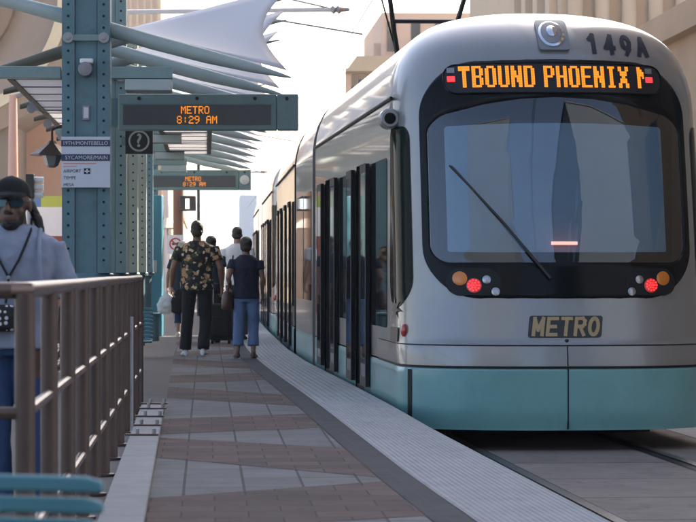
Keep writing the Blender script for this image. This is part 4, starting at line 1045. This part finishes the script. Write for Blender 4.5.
# ------------------------------------------------------------------ people
def cloth(name, c, var=.1, bump=.35, bs=28, rough=.9): return mat(name, c, rough, var=var, vscale=9, bump=bump, bscale=bs)
M['skin_brown'] = mat('brown_skin', (.115, .060, .040), .42, var=.1, vscale=14)
M['skin_tan'] = mat('tan_skin', (.22, .115, .075), .5, var=.08, vscale=14)
M['skin_fair'] = mat('fair_skin', (.42, .25, .18), .5, var=.08, vscale=14)
M['hair_black'] = mat('black_hair', (.010, .008, .007), .55, bump=.6, bscale=90)
M['hair_brown'] = mat('dark_brown_hair', (.030, .018, .012), .55, bump=.6, bscale=90)
M['hair_white'] = mat('white_hair', (.5, .47, .42), .6, bump=.6, bscale=90)
M['eye'] = mat('eye_white', (.6, .58, .55), .2)
M['navy_tee'] = cloth('navy_tee_cotton', (.010, .012, .028)); M['black_trouser'] = cloth('black_trouser_cotton', (.010, .010, .011))
M['jean'] = cloth('blue_denim', (.10, .15, .27), .18); M['jean_dark'] = cloth('dark_blue_denim', (.025, .055, .14), .18)
M['white_shirt'] = cloth('white_shirt_cotton', (.72, .71, .70), .05); M['grey_tee'] = cloth('pale_blue_grey_tee', (.225, .25, .32), .06, .4, 20)
M['khaki'] = cloth('dark_grey_trouser', (.05, .05, .055)); M['dark_blue_top'] = cloth('dark_blue_top', (.02, .03, .05))
M['leather_brown'] = mat('brown_leather', (.06, .022, .014), .45, var=.1); M['black_fabric'] = cloth('black_nylon', (.010, .010, .011)); 
M['white_bag'] = cloth('white_plastic_bag', (.72, .73, .76), .05, .6, 14, .5); M['white_shoe'] = mat('white_trainer', (.6, .6, .58), .6, var=.1)
def floral():
    m = mat('floral_print_cotton', (.012, .014, .016), .85); nt = m.node_tree; N = nt.nodes; b = N['Principled BSDF']; tc = N[m['tc']]
    def layer(scale, th, c, src, w):
        v = N.new('ShaderNodeTexVoronoi'); v.inputs['Scale'].default_value = scale; v.inputs['Randomness'].default_value = 1
        nz = N.new('ShaderNodeTexNoise'); nz.inputs['Scale'].default_value = scale*1.6; nz.inputs['Detail'].default_value = 3
        av = N.new('ShaderNodeVectorMath'); av.operation = 'MULTIPLY_ADD'; av.inputs[1].default_value = (w, w, w)
        nt.links.new(tc.outputs['Object'], nz.inputs['Vector']); nt.links.new(nz.outputs['Color'], av.inputs[0]); nt.links.new(tc.outputs['Object'], av.inputs[2])
        nt.links.new(av.outputs[0], v.inputs['Vector'])
        r = N.new('ShaderNodeMath'); r.operation = 'LESS_THAN'; r.inputs[1].default_value = th; nt.links.new(v.outputs['Distance'], r.inputs[0])
        x = N.new('ShaderNodeMix'); x.data_type = 'RGBA'; x.inputs[7].default_value = (*c, 1)
        nt.links.new(r.outputs[0], x.inputs[0])
        if src is None: x.inputs[6].default_value = (.012, .014, .016, 1)
        else: nt.links.new(src, x.inputs[6])
        return x.outputs[2]
    o = layer(11, .38, (.06, .065, .03), None, .07); o = layer(9.5, .36, (.42, .25, .13), o, .10); o = layer(14, .30, (.60, .47, .33), o, .07)
    nt.links.new(o, b.inputs['Base Color']); return m
M['floral'] = floral()
def checker_bag():
    m = mat('black_white_dotted_fabric', (.01, .01, .01), .8); nt = m.node_tree; N = nt.nodes; b = N['Principled BSDF']
    v = N.new('ShaderNodeTexVoronoi'); v.inputs['Scale'].default_value = 38; v.inputs['Randomness'].default_value = .3
    r = N.new('ShaderNodeMath'); r.operation = 'LESS_THAN'; r.inputs[1].default_value = .33; x = N.new('ShaderNodeMix'); x.data_type = 'RGBA'
    x.inputs[6].default_value = (.01, .01, .01, 1); x.inputs[7].default_value = (.6, .6, .6, 1)
    nt.links.new(N[m['tc']].outputs['Object'], v.inputs['Vector']); nt.links.new(v.outputs['Distance'], r.inputs[0]); nt.links.new(r.outputs[0], x.inputs[0]); nt.links.new(x.outputs[2], b.inputs['Base Color'])
    return m
M['dotted'] = checker_bag()

def fuse(mb, name, m, parent, voxel, it=4, wr=0, wscale=14, stretch=1.0):
    o = mb.build(name, m, parent, smooth=0)
    r = o.modifiers.new('r', 'REMESH'); r.mode = 'VOXEL'; r.voxel_size = voxel; r.use_smooth_shade = True
    s_ = o.modifiers.new('s', 'SMOOTH'); s_.factor = .5; s_.iterations = it
    dg = bpy.context.evaluated_depsgraph_get(); me = bpy.data.meshes.new_from_object(o.evaluated_get(dg))
    o.modifiers.clear(); old = o.data; o.data = me; bpy.data.meshes.remove(old)
    if wr:
        off = random.random()*50
        for v in me.vertices:
            p = v.co; q = Vector((p.x*wscale+off, p.y*wscale, p.z*wscale*stretch)); n_ = noise.noise(q)+.5*noise.noise(q*2.1)
            v.co = p+v.normal*(n_*wr)
    me.polygons.foreach_set('use_smooth', [True]*len(me.polygons)); me.name = name
    return o
def ering(c, a, b, n=20, tilt=0, yaw=0):
    out = []
    for i in range(n):
        t = 2*math.pi*i/n; p = Vector((a*math.cos(t), b*math.sin(t), 0))
        if yaw: p = Matrix.Rotation(yaw, 3, 'Z') @ p
        out.append((c[0]+p.x, c[1]+p.y, c[2]+tilt*p.y))
    return out
def hand(mb, wr, d, inward, curl=.5, k=1.0):
    """palm and five fingers from the wrist along d; inward is the palm-normal direction"""
    d = Vector(d).normalized(); inn = Vector(inward); inn = (inn-d*inn.dot(d)).normalized(); side = d.cross(inn)
    w = Vector(wr)
    mb.loft([[tuple(w+d*t*k+side*a*math.cos(q)*k+inn*b*math.sin(q)*k) for q in [2*math.pi*i/12 for i in range(12)]] for t, a, b in ((-.02, .026, .02), (.01, .03, .018), (.05, .042, .016), (.085, .043, .014), (.095, .038, .01))])
    for i, (ln, so) in enumerate(((.072, .031), (.082, .010), (.077, -.011), (.060, -.031))):
        p = w+d*.088*k+side*so*k; pts = [p-d*.015*k]; a = 0; 
        for seg in (.45, .32, .28):
            a += curl*(.55 if seg == .45 else .8); p = p+(d*math.cos(a)+inn*math.sin(a))*ln*seg*k; pts.append(p)
        mb.tube(pts, [.0095*k, .0093*k, .0088*k, .0078*k], 8)
    p = w+d*.025*k+side*.032*k
    mb.tube([p-side*.01*k, p+(d*.6+side*.55+inn*.25)*.045*k, p+(d*.9+side*.45+inn*.5)*.075*k], [.013*k, .0115*k, .009*k], 8)
def head(mb, c, k=1.0, yaw=0):
    Rm = Matrix.Rotation(yaw, 3, 'Z'); c = Vector(c)
    def e(p, r): mb.ell(c+Rm @ (Vector(p)*k), [q*k for q in r], 16, Rm)
    e((0, -.012, .025), (.074, .094, .093)); e((0, .025, -.045), (.060, .066, .070)); e((0, .045, -.092), (.032, .034, .026))
    e((0, .085, -.012), (.013, .026, .026)); e((0, .094, -.028), (.019, .018, .012)); e((0, .068, .022), (.056, .026, .014))
    e((0, .080, -.058), (.025, .014, .007)); e((0, .078, -.070), (.023, .014, .007))
    for s_ in (-1, 1): e((s_*.078, -.008, -.008), (.010, .020, .032)); e((s_*.045, .055, -.03), (.022, .022, .022))
def body_mesh(J, k, skin, root, voxel=.009, yaw=0, curl=.6):
    mb = MB(); 
    head(mb, J['head'], k, yaw)
    hc = Vector(J['head'])
    mb.tube([Vector(J['neck'])-Vector((0, 0, .06*k)), Vector(J['neck'])+Vector((0, 0, .02)), hc+Vector((0, -.02, -.03))], [.066*k, .056*k, .054*k], 14)
    tr = J['torso']
    mb.loft([ering((x, y, z), a*.88, b*.88) for x, y, z, a, b in tr])
    for s_ in ('L', 'R'):
        sh, el, wr = [Vector(q) for q in J['arm'+s_]]
        mid = sh.lerp(el, .5); m2 = el.lerp(wr, .3)
        mb.tube([sh, mid, el, m2, wr], [.052*k, .047*k, .038*k, .039*k, .026*k], 12)
        hand(mb, wr, J['hand'+s_][0], J['hand'+s_][1], J.get('curl'+s_, curl), k)
        hp, kn, an = [Vector(q) for q in J['leg'+s_]]
        mb.tube([hp, hp.lerp(kn, .5), kn, kn.lerp(an, .3), an], [.085*k, .072*k, .054*k, .052*k, .036*k], 14)
        f = Vector(J['foot'+s_]); 
        mb.tube([an+Vector((0, 0, .01)), an+f*.03+Vector((0, 0, -.035*k)), an+f*.13*k+Vector((0, 0, -.05*k)), an+f*.18*k+Vector((0, 0, -.055*k))], [.036*k, .036*k, .03*k, .018*k], 12)
    o = fuse(mb, 'body', skin, root, voxel, 3)
    Rm = Matrix.Rotation(yaw, 3, 'Z')
    for s_ in (-1, 1): MB().ell(hc+Rm @ Vector((s_*.031, .074, .004))*k, (.0125*k,)*3, 10).build('eye', 'eye', root)
    return o
def shirt(J, k, m, root, sleeve=.55, puff=.012, voxel=.012, wr=.006, hem=0):
    mb = MB(); tr = J['torso'][hem:]
    mb.loft([ering((x, y, z), a+puff, b+puff) for x, y, z, a, b in tr])
    for s_ in ('L', 'R'):
        sh, el, w = [Vector(q) for q in J['arm'+s_]]
        e = sh.lerp(el, sleeve) if sleeve <= 1 else el.lerp(w, sleeve-1)
        pts = [sh+(sh-el)*.02, sh.lerp(e, .5), e] if sleeve <= 1 else [sh, el, e]
        mb.tube(pts, [.066*k, .070*k, .074*k] if sleeve <= 1 else [.066*k, .055*k, .045*k], 16)
    return fuse(mb, 'shirt', m, root, voxel, 4, wr, 13)
def trousers(J, k, m, root, length=1.0, wide=1.0, voxel=.012, wr=.007):
    mb = MB(); px, py_, pz = J['pelvis']
    mb.loft([ering((px, py_, z), a*k, b*k) for z, a, b in ((pz+.11*k, .155, .115), (pz+.02*k, .178, .13), (pz-.06*k, .182, .135), (pz-.11*k, .165, .12))])
    for s_ in ('L', 'R'):
        hp, kn, an = [Vector(q) for q in J['leg'+s_]]; e = kn.lerp(an, length)
        mb.tube([hp+Vector((0, 0, .02)), hp.lerp(kn, .45), kn, kn.lerp(e, .5), e], [.097*k, .090*k, .073*k*wide, .070*k*wide, .076*k*wide], 16)
    return fuse(mb, 'trousers', m, root, voxel, 4, wr, 12, .6)
def shoes(J, k, m, root):
    for s_ in ('L', 'R'):
        an = Vector(J['leg'+s_][2]); f = Vector(J['foot'+s_]).normalized(); si = f.cross(Vector((0, 0, 1))); b = Vector((an.x, an.y, an.z-.085*k))
        rg = []
        for t, w, h in ((-.075, .020, .05), (-.06, .034, .075), (-.02, .038, .09), (.04, .040, .075), (.10, .046, .055), (.16, .043, .045), (.195, .025, .035), (.205, .010, .025)):
            c = b+f*t*k
            rg.append([tuple(c+si*(w*math.cos(a))*k+Vector((0, 0, (h/2+h/2*math.sin(a)*1.0)*k))) for a in [2*math.pi*i/14 for i in range(14)]])
        o = MB().loft(rg).build('shoe', m, root, smooth=60)
def base_joints(H, sh=.185, hipw=.09, lean=0):
    k = H/1.75
    J = {'k': k, 'head': (0, .02*k, 1.635*k), 'neck': (0, -.005, 1.49*k), 'pelvis': (0, 0, .93*k),
         'torso': [(0, 0, .86*k, .172*k, .125*k), (0, 0, .95*k, .168*k, .12*k), (0, 0, 1.07*k, .155*k, .11*k), (0, 0, 1.22*k, .172*k, .118*k), (0, -.005, 1.33*k, .185*k*sh/.185, .12*k), (0, -.01, 1.42*k, .172*k*sh/.185, .098*k), (0, -.008, 1.465*k, .11*k, .075*k), (0, -.003, 1.50*k, .066*k, .062*k)]}
    for s_, g in (('L', -1), ('R', 1)):
        J['arm'+s_] = [(g*sh*k*.95, -.01, 1.415*k), (g*(sh+.055)*k, -.03*k, 1.13*k), (g*(sh+.065)*k, .05*k, .88*k)]
        J['hand'+s_] = ((g*.02, .12, -1), (-g, .15, 0)); J['leg'+s_] = [(g*hipw*k, 0, .87*k), (g*hipw*k, .015*k, .48*k), (g*hipw*k, -.02*k, .085*k)]; J['foot'+s_] = (g*.15, 1, 0)
    return J
def hair(mb, c, k, yaw, parts):
    Rm = Matrix.Rotation(yaw, 3, 'Z'); c = Vector(c)
    for p, r in parts: mb.ell(c+Rm @ (Vector(p)*k), [q*k for q in r], 18, Rm)
    return mb

# -- man in floral shirt, walking away
t = thing('person', 'dark haired person in a dark floral shirt, black trousers and white shoes walking away', 'person', (X(197, 36.9), 36.9, 0), R(2))
J = base_joints(1.77, .228, .10); k = J['k']
J['armL'] = [(-.225, -.01, 1.43), (-.315, -.06, 1.15), (-.335, .06, .92)]; J['armR'] = [(.225, -.01, 1.43), (.31, -.05, 1.15), (.33, .08, .92)]
J['legL'] = [(-.10, 0, .88), (-.125, .05, .48), (-.155, .03, .085)]; J['legR'] = [(.10, 0, .88), (.115, -.01, .48), (.085, -.14, .10)]
J['torso'] = [(x, y, z, a*1.16, b*1.15) for x, y, z, a, b in J['torso']]
body_mesh(J, k, 'skin_tan', t); shirt(J, k, 'floral', t, .62, .022, wr=.009); trousers(J, k, 'black_trouser', t, 1.0, 1.08); shoes(J, k, 'white_shoe', t)
fuse(hair(MB(), J['head'], k, 0, [((0, -.022, .045), (.083, .098, .092)), ((0, -.05, -.03), (.074, .062, .07)), ((0, .02, .085), (.07, .075, .045))]), 'hair', 'hair_black', t, .009, 2, .005, 40)
# -- woman in navy tee
t = thing('person', 'short haired person in a navy tee and blue cropped jeans carrying a brown shoulder bag', 'person', (X(246, 36.0), 36.0, 0), R(1))
J = base_joints(1.55, .175, .09); k = J['k']
J['armL'] = [(-.16, -.01, 1.25), (-.225, -.10, 1.03), (-.20, .07, .90)]; J['armR'] = [(.16, -.01, 1.25), (.215, -.03, 1.02), (.21, .09, .83)]
J['legL'] = [(-.085, 0, .78), (-.09, .0, .43), (-.11, -.03, .08)]; J['legR'] = [(.085, 0, .78), (.095, .04, .43), (.095, -.02, .08)]
J['torso'] = [(x, y, z, a*1.06, b*1.15) for x, y, z, a, b in J['torso']]
body_mesh(J, k, 'skin_tan', t); shirt(J, k, 'navy_tee', t, .5, .012, wr=.006); trousers(J, k, 'jean', t, .78, 1.12); shoes(J, k, 'leather_brown', t)
fuse(hair(MB(), J['head'], k, 0, [((0, -.025, .035), (.092, .104, .098)), ((0, -.05, -.03), (.086, .066, .07))]), 'hair', 'hair_brown', t, .009, 2, .006, 40)
hb = MB(); hb.loft([[(-.235+a*math.cos(q), .02+b*math.sin(q), z) for q in [2*math.pi*i/16 for i in range(16)]] for z, a, b in ((.62, .06, .12), (.64, .085, .15), (.74, .085, .16), (.84, .06, .14), (.87, .03, .11))])
bag = hb.build('handbag', 'leather_brown', smooth=60, loc=tuple(Vector(t.location)))
tag(bag, 'brown leather shoulder bag hanging at the left side of the person in navy', 'handbag')
T([(-.235, -.08, .86), (-.20, -.06, 1.05), (-.165, -.01, 1.315), (-.20, .08, 1.05), (-.235, .12, .86)], .010, 8).build('strap', 'leather_brown', bag)
# -- dark haired person ahead pulling a suitcase
t = thing('person', 'person with dark hair mostly hidden behind the floral shirt, pulling a black suitcase', 'person', (X(211, 43.8), 43.8, 0), 0)
J = base_joints(1.66, .175, .085); k = J['k']
J['armR'] = [(.165, -.01, 1.34), (.19, -.08, 1.08), (.17, -.10, .86)]; J['handR'] = ((0, -.1, -1), (-1, 0, 0)); J['curlR'] = 1.1
body_mesh(J, k, 'skin_tan', t); shirt(J, k, 'dark_blue_top', t, .6); trousers(J, k, 'black_trouser', t); shoes(J, k, 'black_fabric', t)
fuse(hair(MB(), J['head'], k, 0, [((0, -.025, .035), (.094, .106, .098)), ((0, -.055, -.06), (.092, .066, .11)), ((0, -.06, -.14), (.08, .05, .07))]), 'hair', 'hair_black', t, .009, 2, .006, 35)
sc = thing('suitcase', 'black upright wheeled suitcase with its handle pulled out, between the two walkers', 'suitcase', (X(221, 43.2), 43.2, 0))
B(-.17, .17, -.13, .11, .05, .62).build('body', 'black_fabric', sc, bevel=.035); 
B(-.13, .13, -.16, -.132, .12, .42).build('pocket', 'black_fabric', sc, bevel=.012)
T([(-.12, .06, .60), (-.12, .06, .93), (.12, .06, .93), (.12, .06, .60)], .009, 8).build('pull_handle', 'grey_metal', sc)
T([(-.06, -.02, .62), (-.05, -.02, .65), (.05, -.02, .65), (.06, -.02, .62)], .010, 8).build('grip', 'black_fabric', sc)
for x in (-.13, .13): MB().loft([[(x+dx, -.06+.045*math.cos(a), .045+.045*math.sin(a)) for a in [2*math.pi*i/16 for i in range(16)]] for dx in (-.02, .02)]).build('wheel', 'rubber', sc)
# -- man in white shirt
t = thing('person', 'tall person in a white short sleeved shirt walking ahead of the person in navy', 'person', (X(237, 45), 45, 0), R(1))
J = base_joints(1.82, .20, .095); k = J['k']
J['armL'] = [(-.20, -.01, 1.46), (-.27, -.06, 1.18), (-.25, .10, .96)]; J['legR'] = [(.10, 0, .90), (.10, .10, .49), (.10, .05, .10)]; J['legL'] = [(-.09, 0, .90), (-.09, .02, .49), (-.09, -.12, .10)]
body_mesh(J, k, 'skin_fair', t); shirt(J, k, 'white_shirt', t, .6, .018); trousers(J, k, 'khaki', t); shoes(J, k, 'black_fabric', t)
fuse(hair(MB(), J['head'], k, 0, [((0, -.02, .045), (.080, .098, .088)), ((0, -.05, -.02), (.075, .058, .055))]), 'hair', 'hair_brown', t, .009, 2, .003, 40)
# -- white haired person with bag
t = thing('person', 'white haired person half hidden left of the floral shirt, carrying a white plastic bag', 'person', (X(183, 48), 48, 0), R(-2))
J = base_joints(1.62, .185, .09); k = J['k']; J['handL'] = ((-.05, .02, -1), (1, 0, 0)); J['curlL'] = 1.2
J['armL'] = [(-.17, -.01, 1.31), (-.25, -.03, 1.05), (-.27, .02, .84)]
body_mesh(J, k, 'skin_fair', t); shirt(J, k, 'dark_blue_top', t, .62, .02); trousers(J, k, 'jean_dark', t, .6); shoes(J, k, 'white_shoe', t)
fuse(hair(MB(), J['head'], k, 0, [((0, -.02, .05), (.095, .108, .098)), ((0, -.05, -.02), (.09, .066, .07))]), 'hair', 'hair_white', t, .009, 2, .007, 40)
wb = fuse(MB().loft([[(a*math.cos(q), b*math.sin(q), z) for q in [2*math.pi*i/18 for i in range(18)]] for z, a, b in ((-.36, .06, .05), (-.33, .15, .09), (-.2, .175, .11), (-.08, .12, .08), (-.01, .04, .03), (.03, .02, .02))]), 'carrier_bag', 'white_bag', None, .012, 2, .012, 12)
wb.location = (X(183, 48)-.28, 47.98, .74); tag(wb, 'white plastic carrier bag held by the white haired person', 'bag')
db = fuse(MB().loft([[(a*math.cos(q), b*math.sin(q), z) for q in [2*math.pi*i/18 for i in range(18)]] for z, a, b in ((-.36, .06, .05), (-.33, .10, .08), (-.15, .11, .08), (.0, .06, .05), (.06, .03, .02))]), 'shoulder_bag', 'black_fabric', None, .012, 2, .01, 12)
db.location = (X(183, 48)-.08, 47.72, .75); tag(db, 'dark cloth bag hanging behind the white haired person', 'bag')

# -- man in cap facing us behind the railing
YM = 13.1
t = thing('person', 'person in a dark cap, sunglasses and pale grey blue tee standing behind the brown railing', 'person', (X(14.5, YM), YM, -.02), R(180-3))
J = base_joints(1.585, .195, .09); k = J['k'] = 1.585/1.75*1.0
J['torso'] = [(x, y, z, a*1.07, b*1.12) for x, y, z, a, b in J['torso']]
J['head'] = (.005, .03, 1.452); J['neck'] = (0, 0, 1.345)
J['armL'] = [(-.178, -.01, 1.262), (-.25, -.03, 1.02), (-.24, .08, .82)]; J['armR'] = [(.178, -.01, 1.262), (.25, -.03, 1.02), (.24, .10, .82)]
hk = 1.07
M['sunglass'] = mat('blue_mirror_lens', (.05, .10, .13), .12, .7)
body_mesh(J, hk*.98, 'skin_brown', t, .006, yaw=R(-4)); shirt(J, k, 'grey_tee', t, .98, .022, .009, .007); trousers(J, k, 'jean_dark', t, 1.0, 1.05, .011); shoes(J, k, 'white_shoe', t)
hc = Vector(J["head"])
# cap
cap = MB(); cap.loft([[(hc.x+a*math.cos(q), hc.y-.012+b*math.sin(q), hc.z+z+.018*math.sin(q)) for q in [2*math.pi*i/28 for i in range(28)]] for z, a, b in ((.035, .083, .106), (.06, .084, .108), (.082, .080, .103), (.100, .068, .088), (.112, .042, .055), (.116, .006, .008))])
co = cap.build('cap', 'black_fabric', t, smooth=60)
rg = []
for f, w in ((.0, .076), (.03, .074), (.055, .064), (.072, .045), (.08, .02)):
    rg.append([(hc.x+w*u, hc.y+.088+f-.02*u*u*2, hc.z+.058-.30*f-.014*u*u+dz) for u, dz in [(-1+2*i/10, .003) for i in range(11)]+[(1-2*i/10, -.003) for i in range(11)]])
MB().loft(rg).build('brim', 'black_fabric', co, smooth=60)
MB().ell((hc.x, hc.y-.012, hc.z+.117), (.008, .008, .005), 8).build('button', 'black_fabric', co)
# draped cloth from the cap on our right
fuse(MB().tube([hc+Vector((-.075, -.05, .02)), hc+Vector((-.095, -.07, -.05)), hc+Vector((-.115, -.07, -.10)), hc+Vector((-.14, -.06, -.135))], [.02, .034, .036, .012], 12, flat=.7), 'hair', 'hair_black', t, .009, 2, .006, 30)
# sunglasses
sg_ = MB()
for s_ in (-1, 1):
    o2 = [(s_*a, b) for a, b in rr(.007, .066, -.018, .020, .015, .010, 5)]; n = len(o2)
    f = lambda a, b, off: (hc.x+a, hc.y+.098+off-1.9*a*a*2.2, hc.z+.004+b)
    sg_.add([f(a, b, 0) for a, b in o2]+[f(a, b, .006) for a, b in o2], [tuple(range(n)), tuple(range(n, 2*n))]+[(i, (i+1) % n, n+(i+1) % n, n+i) for i in range(n)])
    sg_.tube([(hc.x+s_*.064, hc.y+.083, hc.z+.012), (hc.x+s_*.078, hc.y+.05, hc.z+.012), (hc.x+s_*.082, hc.y-.01, hc.z+.01)], .004, 6)
sg_.tube([(hc.x-.01, hc.y+.102, hc.z+.012), (hc.x+.01, hc.y+.102, hc.z+.012)], .004, 6)
sg_.build('sunglasses', 'sunglass', t, smooth=30)
# beard
fuse(MB().ell(hc+Vector((0, .052, -.088)), (.046, .042, .038), 16).ell(hc+Vector((.04, .035, -.06)), (.022, .035, .045), 12).ell(hc+Vector((-.04, .035, -.06)), (.022, .035, .045), 12).ell(hc+Vector((0, .093, -.044)), (.026, .012, .007), 12), 'beard', 'hair_black', t, .004, 1, .002, 60)
# lanyard: cords over the chest, hanging pendant
ly = MB()
for s_ in (-1, 1): ly.tube([(s_*.075, -.03, 1.385), (s_*.088, .06, 1.33), (s_*.075, .118, 1.27), (s_*.045, .148, 1.19), (.0, .160, 1.11)], .006, 6)
ly.tube([(0, .160, 1.11), (.012, .165, .99)], .006, 6)
lyo = ly.build('lanyard', 'black_fabric', t); MB().ell((0, .163, 1.11), (.010, .008, .012), 8).build('clasp', 'grey_metal', lyo)
T([(-.125, -.05, 1.315), (-.128, .03, 1.335), (-.132, .09, 1.29), (-.14, .135, 1.18), (-.15, .13, 1.05), (-.165, .09, .92)], .008, 8, flat=1.2).build('pack_strap', 'grey_tee', t)
hip = fuse(MB().loft([[(.05+a*math.cos(q), .175+b*math.sin(q), z) for q in [2*math.pi*i/18 for i in range(18)]] for z, a, b in ((.86, .08, .02), (.88, .11, .04), (.93, .115, .045), (.97, .10, .035), (.985, .06, .02))]), 'waist_pouch', 'dotted', None, .005, 2)
hip.location = t.location; hip.rotation_euler.z = t.rotation_euler.z; tag(hip, 'black and white dotted pouch at the waist of the person in the cap', 'pouch')
